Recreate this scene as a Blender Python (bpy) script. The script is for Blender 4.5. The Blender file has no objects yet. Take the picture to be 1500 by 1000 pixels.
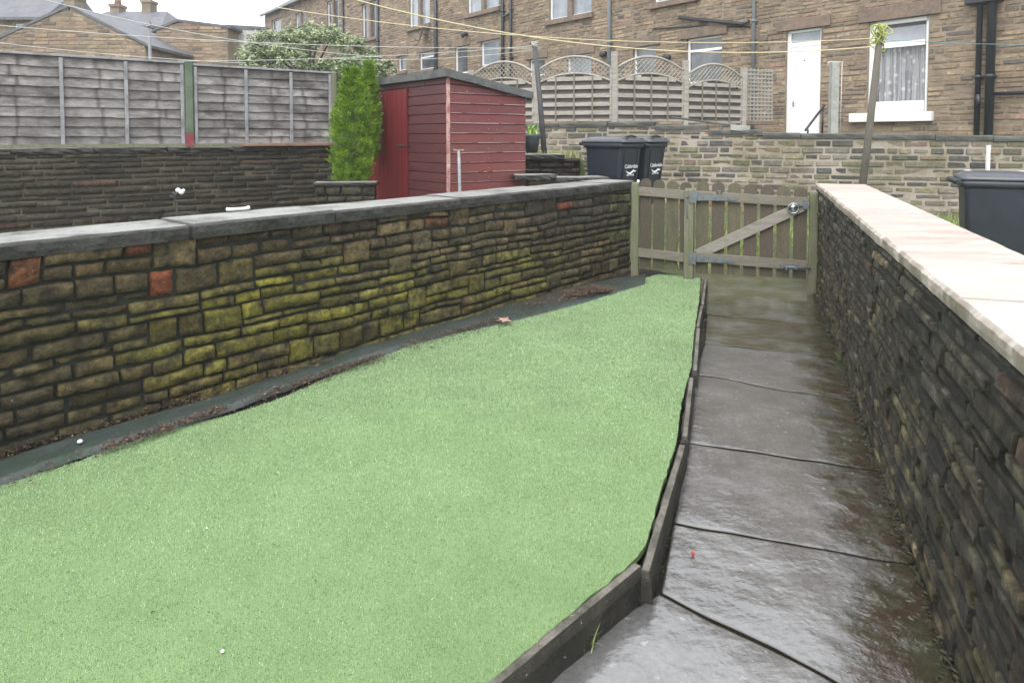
import bpy, bmesh, math, random
import numpy as np
from mathutils import Vector, Matrix, noise
from mathutils.geometry import tessellate_polygon
random.seed(7)
R = math.radians
sc = bpy.context.scene
COL = sc.collection

# ------------------------------------------------------------------ camera
F = 1020.0; PITCH = R(2.6); HORIZON = 200.0
CAM = Vector((0, 0, 1.6))
PPY = HORIZON + F * math.tan(PITCH)
FW = Vector((0, math.cos(PITCH), -math.sin(PITCH))); UP = Vector((0, math.sin(PITCH), math.cos(PITCH)))
cam = bpy.data.objects.new('camera', bpy.data.cameras.new('camera')); COL.objects.link(cam)
cam.location = CAM; cam.rotation_euler = (math.pi / 2 - PITCH, 0, 0)
cam.data.sensor_width = 36; cam.data.lens = F / 1500 * 36
cam.data.shift_y = -(500 - PPY) / 1500; cam.data.clip_end = 2000; cam.data.clip_start = .05
sc.camera = cam

def ray(px, py): return Vector(((px - 750) / F, 0, 0)) + UP * (-(py - PPY) / F) + FW
def gp(px, py, z=0.0):                    # measured point on a level surface
    r = ray(px, py); t = (z - CAM.z) / r.z
    return CAM + r * t
def at(px, py, Y):                        # measured point at a known distance
    r = ray(px, py); return CAM + r * (Y / r.y)

# ------------------------------------------------------------------ materials
def base_nodes(name):
    m = bpy.data.materials.new(name); m.use_nodes = True
    nt = m.node_tree; b = nt.nodes['Principled BSDF']
    return m, nt, b
def N(nt, t, **k):
    n = nt.nodes.new(t)
    for a, v in k.items():
        if a in n.inputs.keys(): n.inputs[a].default_value = v
        else: setattr(n, a, v)
    return n
def mat(name, col, col2=None, scale=6, amount=.5, rough=.8, rvar=.0, bump=.3, bscale=40, bdist=.01,
        attr=False, spec=.5, stretch=(1, 1, 1), var=.35, fine=60, metal=0, speck=None, bstretch=None, coat=0):
    m, nt, b = base_nodes(name); L = nt.links.new
    tc = N(nt, 'ShaderNodeTexCoord'); mp = N(nt, 'ShaderNodeMapping'); mp.inputs['Scale'].default_value = stretch
    L(tc.outputs['Object'], mp.inputs[0])
    if attr:
        a = N(nt, 'ShaderNodeAttribute', attribute_name='Col'); cur = a.outputs['Color']
    else:
        a = N(nt, 'ShaderNodeRGB'); a.outputs[0].default_value = (*col, 1); cur = a.outputs[0]
    n1 = N(nt, 'ShaderNodeTexNoise', Scale=scale, Detail=6.0, Roughness=.65); L(mp.outputs[0], n1.inputs['Vector'])
    if col2:
        rp = N(nt, 'ShaderNodeValToRGB'); rp.color_ramp.elements[0].position = .5 - .12 + (.5 - amount) * .4
        rp.color_ramp.elements[1].position = .5 + .12 + (.5 - amount) * .4
        L(n1.outputs[0], rp.inputs[0])
        mx = N(nt, 'ShaderNodeMix', data_type='RGBA'); L(rp.outputs[0], mx.inputs[0]); L(cur, mx.inputs[6])
        mx.inputs[7].default_value = (*col2, 1); cur = mx.outputs[2]
    n2 = N(nt, 'ShaderNodeTexNoise', Scale=fine, Detail=5.0, Roughness=.7); L(mp.outputs[0], n2.inputs['Vector'])
    mr = N(nt, 'ShaderNodeMapRange'); mr.inputs[1].default_value = .25; mr.inputs[2].default_value = .75
    mr.inputs[3].default_value = 1 - var; mr.inputs[4].default_value = 1 + var; L(n2.outputs[0], mr.inputs[0])
    vm = N(nt, 'ShaderNodeVectorMath', operation='SCALE'); L(cur, vm.inputs[0]); L(mr.outputs[0], vm.inputs['Scale'])
    cur = vm.outputs[0]
    if speck:
        vo = N(nt, 'ShaderNodeTexNoise', Scale=speck[1], Detail=3.0, Roughness=.6); L(tc.outputs['Object'], vo.inputs['Vector'])
        r2 = N(nt, 'ShaderNodeValToRGB'); r2.color_ramp.elements[0].position = speck[2]; r2.color_ramp.elements[1].position = speck[2] + .04
        L(vo.outputs[0], r2.inputs[0])
        mx = N(nt, 'ShaderNodeMix', data_type='RGBA'); L(r2.outputs[0], mx.inputs[0]); L(cur, mx.inputs[6])
        mx.inputs[7].default_value = (*speck[0], 1); cur = mx.outputs[2]
    L(cur, b.inputs['Base Color'])
    if rvar:
        mr2 = N(nt, 'ShaderNodeMapRange'); mr2.inputs[1].default_value = .3; mr2.inputs[2].default_value = .7
        mr2.inputs[3].default_value = max(.04, rough - rvar); mr2.inputs[4].default_value = min(1, rough + rvar)
        L(n1.outputs[0], mr2.inputs[0]); L(mr2.outputs[0], b.inputs['Roughness'])
    else: b.inputs['Roughness'].default_value = rough
    b.inputs['Specular IOR Level'].default_value = spec; b.inputs['Metallic'].default_value = metal
    b.inputs['Coat Weight'].default_value = coat; b.inputs['Coat Roughness'].default_value = .15
    if bump:
        n3 = N(nt, 'ShaderNodeTexNoise', Scale=bscale, Detail=8.0, Roughness=.7)
        if bstretch:
            mp2 = N(nt, 'ShaderNodeMapping'); mp2.inputs['Scale'].default_value = bstretch
            L(tc.outputs['Object'], mp2.inputs[0]); L(mp2.outputs[0], n3.inputs['Vector'])
        else: L(mp.outputs[0], n3.inputs['Vector'])
        bp = N(nt, 'ShaderNodeBump', Strength=bump, Distance=bdist); L(n3.outputs[0], bp.inputs['Height'])
        L(bp.outputs[0], b.inputs['Normal'])
    return m

M = {}
M['near_stone'] = mat('near_stone', (0, 0, 0), (.035, .030, .02), 9, .42, .62, .2, 1, 34, .03, spec=.25, attr=True, var=.65, fine=24, speck=((.22, .23, .18), 38, .70))
M['right_stone'] = mat('right_stone', (0, 0, 0), (.022, .021, .018), 8, .42, .5, .22, 1, 36, .03, spec=.25, attr=True, var=.6, fine=30, speck=((.26, .26, .23), 45, .69))
M['mortar_dark'] = mat('mortar_dark', (.012, .012, .009), (.014, .020, .012), 5, .4, .9)
M['mortar_back'] = mat('mortar_back', (.075, .066, .052), (.12, .11, .08), 4, .4, .9)
M['house_stone'] = mat('house_stone', (0, 0, 0), (.12, .095, .07), 1.1, .30, .85, 0, .8, 16, .03, attr=True, var=.4, fine=9)
M['house_mortar'] = mat('house_mortar', (.17, .135, .10), (.26, .215, .16), 1.6, .5, .95, 0, .5, 20, .02)
M['lane_stone'] = mat('lane_stone', (0, 0, 0), (.13, .13, .075), 1.5, .32, .8, 0, .8, 20, .03, attr=True, var=.45, fine=14)
M['lane_mortar'] = mat('lane_mortar', (.36, .32, .275), (.22, .19, .13), 1.5, .45, .95)
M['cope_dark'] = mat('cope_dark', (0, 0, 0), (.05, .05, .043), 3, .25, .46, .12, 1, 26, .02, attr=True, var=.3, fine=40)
M['cope_pink'] = mat('cope_pink', (0, 0, 0), (.50, .45, .40), 1.3, .40, .42, .12, .3, 20, .006, attr=True, var=.11, fine=9, stretch=(1.4, 7, 1))
M['cope_black'] = mat('cope_black', (.05, .052, .052), (.09, .095, .08), 3, .4, .6, 0, .5, 20, .01)
M['flag'] = None
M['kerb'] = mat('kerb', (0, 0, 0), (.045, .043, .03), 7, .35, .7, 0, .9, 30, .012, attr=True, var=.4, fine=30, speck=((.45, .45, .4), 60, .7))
M['soil'] = mat('soil', (.018, .014, .011), (.03, .023, .017), 12, .5, .9, 0, 1, 40, .03, var=.5)
M['membrane'] = mat('membrane', (.045, .058, .055), (.03, .05, .032), 4, .35, .42, .1, .35, 30, .01, var=.25)
M['turf_base'] = mat('turf_base', (.15, .24, .095), (.18, .28, .115), 2.5, .5, .9, 0, .6, 220, .01, var=.45, fine=260)
M['blade'] = mat('blade', (0, 0, 0), None, attr=True, var=.12, fine=3, rough=.40, bump=0, spec=.9)
M['gate_wood'] = mat('gate_wood', (0, 0, 0), (.070, .070, .040), 4, .30, .75, 0, .7, 20, .01, attr=True, var=.4, fine=24, stretch=(6, 6, .7))
M['rail_wood'] = mat('rail_wood', (.185, .165, .135), (.12, .12, .072), 4, .33, .75, 0, .6, 20, .01, var=.35, fine=24, stretch=(1, 1, 7))
M['post_wood'] = mat('post_wood', (.18, .17, .125), (.115, .14, .06), 5, .45, .78, 0, .7, 20, .01, var=.35, fine=20, stretch=(5, 5, .7))
M['fence_wood'] = mat('fence_wood', (.25, .238, .235), (.075, .066, .062), 1.9, .42, .8, 0, 1, 14, .015, var=.35, fine=7, attr=True, stretch=(1, 1, 2.6))
M['brace_wood'] = mat('brace_wood', (.27, .25, .22), (.19, .18, .14), 4, .33, .75, 0, .6, 20, .01, var=.3, fine=24, stretch=(1, 1, 7))
M['fence_grey'] = mat('fence_grey', (.36, .335, .30), (.25, .235, .20), 3, .4, .8, 0, .4, 20, .01, var=.25, fine=14, stretch=(1, 1, 6))
M['fence_back'] = mat('fence_back', (.13, .105, .095), (.10, .085, .08), 3, .4, .8, 0, .4, 20, .01, var=.25, fine=14, stretch=(1, 1, 6))
M['batten'] = mat('batten', (.30, .30, .32), (.17, .17, .18), 5, .4, .8, 0, .4, 20, .01, var=.25)
M['green_post'] = mat('green_post', (.085, .13, .08), (.14, .17, .125), 5, .4, .75, 0, .4, 20, .01, var=.25)
M['red_paint'] = mat('red_paint', (.20, .035, .05), (.24, .12, .12), 6, .25, .7)
M['rust_plank'] = mat('rust_plank', (.30, .17, .12), (.18, .11, .08), 4, .4, .8)
M['shed_side'] = mat('shed_side', (0, 0, 0), (.135, .040, .038), 3, .35, .5, 0, .4, 30, .006, attr=True, var=.22, fine=12, stretch=(1, 1, 4), speck=((.42, .3, .27), 24, .70))
M['shed_front'] = mat('shed_front', (.078, .022, .025), (.10, .030, .032), 3, .45, .5, 0, .4, 30, .006, var=.25, fine=12, stretch=(1, 1, 4), speck=((.3, .2, .18), 24, .72))
M['shed_door'] = mat('shed_door', (.16, .014, .018), (.13, .016, .019), 4, .4, .5, 0, .3, 30, .006, var=.15, fine=9, stretch=(4, 4, .5))
M['shed_edge'] = mat('shed_edge', (.55, .40, .36), (.30, .10, .09), 8, .55, .7)
M['felt'] = mat('felt', (.13, .135, .135), (.075, .08, .08), 6, .4, .85, 0, .9, 60, .02, var=.35)
M['bin'] = mat('bin', (.016, .022, .030), (.020, .027, .036), 5, .4, .42, .06, .08, 60, .003, var=.08)
M['bin_lid'] = mat('bin_lid', (.06, .068, .08), (.075, .083, .095), 5, .4, .34, .06, .1, 60, .003, var=.08)
M['rubber'] = mat('rubber', (.02, .02, .02), rough=.8)
M['white'] = mat('white', (.8, .8, .8), (.74, .74, .73), 3, .4, .4, 0, 0, var=.03)
M['print'] = mat('print', (.75, .76, .78), rough=.6, bump=0, var=.05)
M['upvc'] = mat('upvc', (.78, .79, .81), (.74, .75, .77), 3, .4, .35, 0, 0, var=.03)
M['glass'] = mat('glass', (.045, .055, .065), (.16, .17, .18), .9, .45, .06, 0, 0, var=.2, fine=2, spec=.8)
M['glass_pale'] = mat('glass_pale', (.30, .33, .36), (.16, .19, .22), .8, .45, .08, 0, 0, var=.15, fine=2, spec=.8)
M['pipe'] = mat('pipe', (.022, .026, .032), rough=.4, bump=0, var=.15)
M['pipe_grey'] = mat('pipe_grey', (.17, .185, .20), rough=.5, bump=0, var=.2)
M['lintel'] = mat('lintel', (.20, .145, .11), (.13, .105, .085), 2, .4, .85, 0, .6, 20, .015, var=.3, fine=10)
M['slate'] = mat('slate', (.12, .125, .14), (.08, .085, .1), 2, .4, .6, 0, .8, 6, .03, var=.3, fine=7, bstretch=(1, 1, 6))
M['render_wall'] = mat('render_wall', (.50, .49, .47), (.42, .41, .38), 1, .4, .9)
M['wood_pole'] = mat('wood_pole', (.115, .10, .085), (.08, .08, .055), 6, .4, .8, 0, .5, 30, .01, stretch=(4, 4, .5))
M['dark_pole'] = mat('dark_pole', (.05, .055, .06), (.08, .08, .075), 6, .4, .7)
M['concrete'] = mat('concrete', (.34, .35, .33), (.25, .26, .23), 6, .4, .85)
M['galv'] = mat('galv', (.17, .19, .20), (.12, .14, .15), 9, .4, .45, .1, .1, 30, .003, var=.15, metal=.35)
M['chrome'] = mat('chrome', (.42, .43, .44), rough=.35, bump=0, var=.05, metal=1)
M['line_yellow'] = mat('line_yellow', (.60, .54, .33), rough=.6, bump=0, var=.12)
M['line_green'] = mat('line_green', (.36, .40, .10), rough=.6, bump=0, var=.2)
M['line_white'] = mat('line_white', (.52, .53, .50), rough=.6, bump=0, var=.12)
M['line_blue'] = mat('line_blue', (.12, .32, .36), rough=.6, bump=0)
M['leaf'] = mat('leaf', (0, 0, 0), None, attr=True, var=.15, fine=3, rough=.55, bump=0, spec=.4)
M['litter'] = mat('litter', (0, 0, 0), None, attr=True, var=.2, fine=20, rough=.7, bump=0, spec=.4)
M['bark'] = mat('bark', (.10, .075, .05), (.07, .055, .04), 8, .4, .9)
M['ground'] = mat('ground', (.10, .095, .07), (.09, .13, .035), 1.4, .55, .9, 0, 1, 14, .06, var=.4, fine=20)
M['lacewhite'] = mat('lacewhite', (.62, .64, .66), rough=.9, bump=0, var=.1)
M['dark_room'] = mat('dark_room', (.05, .055, .06), rough=.9, bump=0)
M['berry'] = mat('berry', (.62, .02, .02), rough=.3, bump=0, var=.05)
M['dish'] = mat('dish', (.42, .42, .42), rough=.6, bump=0, var=.08)
M['pot'] = mat('pot', (.045, .055, .06), rough=.5, bump=0, var=.1)

def flag_material():                      # wet York stone: grey sheen, brown and green algae patches, gate reflection painted in
    m, nt, b = base_nodes('wet_flagstone'); L = nt.links.new
    tc = N(nt, 'ShaderNodeTexCoord'); at_ = N(nt, 'ShaderNodeAttribute', attribute_name='Col')
    n1 = N(nt, 'ShaderNodeTexNoise', Scale=2.6, Detail=9.0, Roughness=.72); L(tc.outputs['Object'], n1.inputs['Vector'])
    # brown / green algae, also the tint of the painted gate reflection
    n2 = N(nt, 'ShaderNodeTexNoise', Scale=3.5, Detail=7.0, Roughness=.7); L(tc.outputs['Object'], n2.inputs['Vector'])
    rp = N(nt, 'ShaderNodeValToRGB'); e = rp.color_ramp.elements
    e[0].position = .40; e[0].color = (.040, .022, .012, 1); e[1].position = .58; e[1].color = (.042, .043, .022, 1)
    L(n2.outputs[0], rp.inputs[0])
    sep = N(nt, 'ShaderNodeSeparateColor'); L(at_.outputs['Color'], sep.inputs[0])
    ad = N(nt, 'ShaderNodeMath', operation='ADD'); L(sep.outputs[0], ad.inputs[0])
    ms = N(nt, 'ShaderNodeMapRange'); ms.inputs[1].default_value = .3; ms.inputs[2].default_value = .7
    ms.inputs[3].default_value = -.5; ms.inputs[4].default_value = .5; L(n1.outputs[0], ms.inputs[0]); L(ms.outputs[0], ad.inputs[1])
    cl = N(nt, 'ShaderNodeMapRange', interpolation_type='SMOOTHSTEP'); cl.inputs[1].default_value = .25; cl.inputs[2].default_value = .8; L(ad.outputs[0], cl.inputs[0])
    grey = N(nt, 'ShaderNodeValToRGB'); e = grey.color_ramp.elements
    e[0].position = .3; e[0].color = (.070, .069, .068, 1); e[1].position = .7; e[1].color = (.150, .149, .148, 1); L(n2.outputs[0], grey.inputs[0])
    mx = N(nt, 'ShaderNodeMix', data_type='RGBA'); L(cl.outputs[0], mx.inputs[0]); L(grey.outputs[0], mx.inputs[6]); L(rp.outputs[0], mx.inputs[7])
    # lichen spots
    v = N(nt, 'ShaderNodeTexNoise', Scale=26.0, Detail=3.0, Roughness=.5); L(tc.outputs['Object'], v.inputs['Vector'])
    r3 = N(nt, 'ShaderNodeValToRGB'); r3.color_ramp.elements[0].position = .66; r3.color_ramp.elements[1].position = .72; L(v.outputs[0], r3.inputs[0])
    m3 = N(nt, 'ShaderNodeMath', operation='MULTIPLY'); L(r3.outputs[0], m3.inputs[0]); m3.inputs[1].default_value = .35
    mx2 = N(nt, 'ShaderNodeMix', data_type='RGBA'); L(m3.outputs[0], mx2.inputs[0]); L(mx.outputs[2], mx2.inputs[6]); mx2.inputs[7].default_value = (.42, .41, .38, 1)
    # joints dirt
    m4 = N(nt, 'ShaderNodeMix', data_type='RGBA'); L(sep.outputs[1], m4.inputs[0]); L(mx2.outputs[2], m4.inputs[6]); m4.inputs[7].default_value = (.03, .028, .02, 1)
    fn = N(nt, 'ShaderNodeTexNoise', Scale=45.0, Detail=6.0, Roughness=.7); L(tc.outputs['Object'], fn.inputs['Vector'])
    mr = N(nt, 'ShaderNodeMapRange'); mr.inputs[1].default_value = .25; mr.inputs[2].default_value = .75; mr.inputs[3].default_value = .72; mr.inputs[4].default_value = 1.28; L(fn.outputs[0], mr.inputs[0])
    vm = N(nt, 'ShaderNodeVectorMath', operation='SCALE'); L(m4.outputs[2], vm.inputs[0]); L(mr.outputs[0], vm.inputs['Scale'])
    L(vm.outputs[0], b.inputs['Base Color'])
    rr = N(nt, 'ShaderNodeMapRange'); rr.inputs[1].default_value = .35; rr.inputs[2].default_value = .7; rr.inputs[3].default_value = .07; rr.inputs[4].default_value = .26
    L(n2.outputs[0], rr.inputs[0]); L(rr.outputs[0], b.inputs['Roughness'])
    b.inputs['Specular IOR Level'].default_value = 1.0; b.inputs['IOR'].default_value = 1.5; b.inputs['Coat Weight'].default_value = 1; b.inputs['Coat Roughness'].default_value = .09; b.inputs['Coat IOR'].default_value = 1.45
    mp = N(nt, 'ShaderNodeMapping'); mp.inputs['Scale'].default_value = (7, 10, 8); mp.inputs['Rotation'].default_value = (0, 0, R(28)); L(tc.outputs['Object'], mp.inputs[0])
    bn = N(nt, 'ShaderNodeTexNoise', Scale=1.3, Detail=6.0, Roughness=.62, Distortion=.7); L(mp.outputs[0], bn.inputs['Vector'])
    bp = N(nt, 'ShaderNodeBump', Strength=.45, Distance=.02); L(bn.outputs[0], bp.inputs['Height'])
    sm = N(nt, 'ShaderNodeMapRange'); sm.inputs[1].default_value = .1; sm.inputs[2].default_value = .6; sm.inputs[3].default_value = .07; sm.inputs[4].default_value = .42; L(ad.outputs[0], sm.inputs[0]); L(sm.outputs[0], bp.inputs['Strength']); L(bp.outputs[0], b.inputs['Normal'])
    b2 = N(nt, 'ShaderNodeBump', Strength=.4, Distance=.05); L(n1.outputs[0], b2.inputs['Height']); L(b2.outputs[0], bp.inputs['Normal']); L(bp.outputs[0], b.inputs['Coat Normal']); n1.inputs['Roughness'].default_value = .55
    return m
M['flag'] = flag_material()

def glass_clear():
    m, nt, b = base_nodes('clear_window_glass'); L = nt.links.new
    tr = N(nt, 'ShaderNodeBsdfTransparent'); gl = N(nt, 'ShaderNodeBsdfGlossy', Roughness=.04); fr = N(nt, 'ShaderNodeFresnel', IOR=1.5)
    mx = N(nt, 'ShaderNodeMixShader'); L(fr.outputs[0], mx.inputs[0]); L(tr.outputs[0], mx.inputs[1]); L(gl.outputs[0], mx.inputs[2])
    L(mx.outputs[0], nt.nodes['Material Output'].inputs[0]); return m
M['clear'] = glass_clear()
def lace():
    m, nt, b = base_nodes('lace_curtain'); L = nt.links.new
    tc = N(nt, 'ShaderNodeTexCoord')
    v = N(nt, 'ShaderNodeTexVoronoi', Scale=5.5); L(tc.outputs['Object'], v.inputs['Vector'])
    mpp = N(nt, 'ShaderNodeMapping'); mpp.inputs['Scale'].default_value = (14, 14, .6); L(tc.outputs['Object'], mpp.inputs[0])
    n = N(nt, 'ShaderNodeTexNoise', Scale=1.0, Detail=4.0, Roughness=.65); L(mpp.outputs[0], n.inputs['Vector'])
    r1 = N(nt, 'ShaderNodeValToRGB'); r1.color_ramp.elements[0].position = .12; r1.color_ramp.elements[0].color = (.32, .32, .32, 1); r1.color_ramp.elements[1].position = .30; r1.color_ramp.elements[1].color = (0, 0, 0, 1); L(v.outputs['Distance'], r1.inputs[0])
    r2 = N(nt, 'ShaderNodeMapRange'); r2.inputs[1].default_value = .35; r2.inputs[2].default_value = .7; r2.inputs[3].default_value = .18; r2.inputs[4].default_value = .6; L(n.outputs[0], r2.inputs[0])
    mu = N(nt, 'ShaderNodeMath', operation='ADD', use_clamp=True); L(r1.outputs[0], mu.inputs[0]); L(r2.outputs[0], mu.inputs[1])
    tr = N(nt, 'ShaderNodeBsdfTransparent'); b.inputs['Base Color'].default_value = (.72, .74, .76, 1); b.inputs['Roughness'].default_value = .9
    mx = N(nt, 'ShaderNodeMixShader'); L(mu.outputs[0], mx.inputs[0]); L(tr.outputs[0], mx.inputs[1]); L(b.outputs[0], mx.inputs[2])
    L(mx.outputs[0], nt.nodes['Material Output'].inputs[0]); return m
M['lace'] = lace()

# ------------------------------------------------------------------ mesh builder and object tree
WM = {}                                   # world matrices kept by hand
class MB:
    def __init__(s): s.v = []; s.f = []; s.c = []; s.sm = []
    def add(s, vs, fs, col=(1, 1, 1), smooth=False):
        o = len(s.v); s.v += [tuple(v) for v in vs]; s.f += [tuple(i + o for i in f) for f in fs]
        if isinstance(col, list): s.c += col
        else: s.c += [col] * len(vs)
        s.sm += [smooth] * len(fs)
    def box(s, c, size, ax=None, col=(1, 1, 1), bev=0.0, taper=1.0):   # ax: 3 axes
        ax = ax or (Vector((1, 0, 0)), Vector((0, 1, 0)), Vector((0, 0, 1)))
        c = Vector(c); hx, hy, hz = [k / 2 for k in size]
        if bev <= 0:
            vs = []
            for dz in (-1, 1):
                for dx, dy in ((-1, -1), (1, -1), (1, 1), (-1, 1)):
                    t = taper if dz > 0 else 1
                    vs.append(c + ax[0] * (dx * hx * t) + ax[1] * (dy * hy * t) + ax[2] * (dz * hz))
            s.add(vs, [(3, 2, 1, 0), (4, 5, 6, 7), (0, 1, 5, 4), (1, 2, 6, 5), (2, 3, 7, 6), (3, 0, 4, 7)], col); return
        b = min(bev, hx * .9, hy * .9, hz * .9)
        bm = bmesh.new(); bmesh.ops.create_cube(bm, size=1)
        for v in bm.verts: v.co = Vector((v.co.x * 2 * hx, v.co.y * 2 * hy, v.co.z * 2 * hz))
        bmesh.ops.bevel(bm, geom=bm.edges[:], offset=b, segments=2, affect='EDGES', profile=.5)
        bm.verts.index_update()
        vs = [c + ax[0] * v.co.x + ax[1] * v.co.y + ax[2] * v.co.z for v in bm.verts]
        s.add(vs, [[v.index for v in f.verts] for f in bm.faces], col); bm.free()
    def beam(s, a, b, w, h, up=Vector((0, 0, 1)), col=(1, 1, 1), bev=0):
        a = Vector(a); b = Vector(b); d = (b - a); L = d.length; d.normalize()
        side = d.cross(up).normalized(); u2 = side.cross(d).normalized()
        s.box((a + b) / 2, (L, w, h), (d, side, u2), col, bev)
    def tube(s, pts, r, n=8, col=(1, 1, 1), cap=True):
        pts = [Vector(p) for p in pts]; rs = r if isinstance(r, (list, tuple)) else [r] * len(pts)
        vs = []; fs = []; k = len(pts)
        prev = None
        for i, p in enumerate(pts):
            d = (pts[min(i + 1, k - 1)] - pts[max(i - 1, 0)]).normalized()
            a = prev if prev else (Vector((0, 0, 1)) if abs(d.z) < .9 else Vector((1, 0, 0)))
            x = (a - d * a.dot(d)).normalized(); prev = x; y = d.cross(x)
            for j in range(n):
                t = 2 * math.pi * j / n; vs.append(p + (x * math.cos(t) + y * math.sin(t)) * rs[i])
        for i in range(k - 1):
            for j in range(n): fs.append((i * n + j, i * n + (j + 1) % n, (i + 1) * n + (j + 1) % n, (i + 1) * n + j))
        if cap: fs.append(tuple(reversed(range(n)))); fs.append(tuple(range((k - 1) * n, k * n)))
        s.add(vs, fs, col, True)
    def build(s, name, m, parent=None, smooth=None, origin=None):
        me = bpy.data.meshes.new(name)
        if parent is not None: inv = WM[parent.as_pointer()].inverted(); W = None
        else:
            a = np.array(s.v)
            o = Vector(origin) if origin else Vector((a[:, 0].mean(), a[:, 1].mean(), a[:, 2].min()))
            W = Matrix.Translation(o); inv = W.inverted()
        A = np.array(s.v, dtype=np.float64); I = np.array(inv)
        A = A @ I[:3, :3].T + I[:3, 3]
        me.from_pydata(A.tolist(), [], s.f); me.update()
        ca = me.color_attributes.new('Col', 'FLOAT_COLOR', 'POINT')
        cc = np.ones((len(s.v), 4), dtype=np.float32); cc[:, :3] = np.array(s.c, dtype=np.float32)
        ca.data.foreach_set('color', cc.ravel())
        me.polygons.foreach_set('use_smooth', [bool(x) if smooth is None else smooth for x in s.sm])
        me.materials.append(m)
        ob = bpy.data.objects.new(name, me); COL.objects.link(ob)
        if parent is not None: ob.parent = parent; WM[ob.as_pointer()] = WM[parent.as_pointer()].copy()
        else: ob.location = W.translation; WM[ob.as_pointer()] = W
        return ob
KEEP = []
def tag(o, label=None, cat=None, group=None, kind=None):
    if label: o['label'] = label
    if cat: o['category'] = cat
    if group: o['group'] = group
    if kind: o['kind'] = kind
    return o
def thing(name, label, cat, loc=(0, 0, 0), rot=0, group=None):
    o = bpy.data.objects.new(name, None); COL.objects.link(o); o.location = loc; o.rotation_euler = (0, 0, rot)
    o.empty_display_size = .1
    WM[o.as_pointer()] = Matrix.Translation(Vector(loc)) @ Matrix.Rotation(rot, 4, 'Z'); KEEP.append(o)
    return tag(o, label, cat, group)
def kids(o): return [c for c in bpy.data.objects if c.parent == o]
def copy_tree(o, parent=None):
    c = o.copy(); COL.objects.link(c)
    if parent: c.parent = parent
    for k in kids(o): copy_tree(k, c)
    return c
V = Vector
def fbm(x, y, z=0, s=1.0): return noise.fractal(V((x * s, y * s, z * s)), 1.0, 2.0, 3)
def sn(x, y, z=0): return noise.noise(V((x, y, z)))
def mixc(a, b, t): t = max(0, min(1, t)); return tuple(a[i] * (1 - t) + b[i] * t for i in range(3))

# ------------------------------------------------------------------ stone walls
def coursed(u0, u1, z0, z1, rows, lens, rng):
    z = z0
    while z < z1 - .01:
        h = rng.uniform(*rows); 
        if z + h > z1 - rows[0] * .6: h = z1 - z
        u = u0 - rng.uniform(0, lens[0])
        while u < u1:
            l = rng.uniform(*lens) * (1.5 if rng.random() < .12 else 1); a = max(u, u0); b = min(u + l, u1)
            if b - a > .03: yield a, b, z, z + h
            u += l
        z += h
def rubble(u0, u1, z0, z1, rng, H=(.105, .195), thin=.055):
    z = z0
    while z < z1 - .01:
        h = rng.uniform(*H)
        if z + h > z1 - .08: h = z1 - z
        u = u0
        while u < u1:
            r = rng.random()
            if r < .34:
                w = rng.uniform(.15, .29); yield u, min(u + w, u1), z, z + h
            else:
                w = rng.uniform(.35, .95); k = 2 if (r < .9 or h < .2) else 3
                cuts = [0] + sorted(rng.uniform(.3, .7) if k == 2 else (i + rng.uniform(.8, 1.2)) / 3 for i in range(k - 1)) + [1]
                for i in range(k):
                    a = z + h * cuts[i]; b = z + h * cuts[i + 1]; uu = u
                    while uu < min(u + w, u1) - .005:
                        l = rng.uniform(.14, .40)
                        if u + w - uu - l < .14: l = u + w - uu
                        yield uu, min(uu + l, u1), a, b
                        uu += l
            u += w
        z += h
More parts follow.
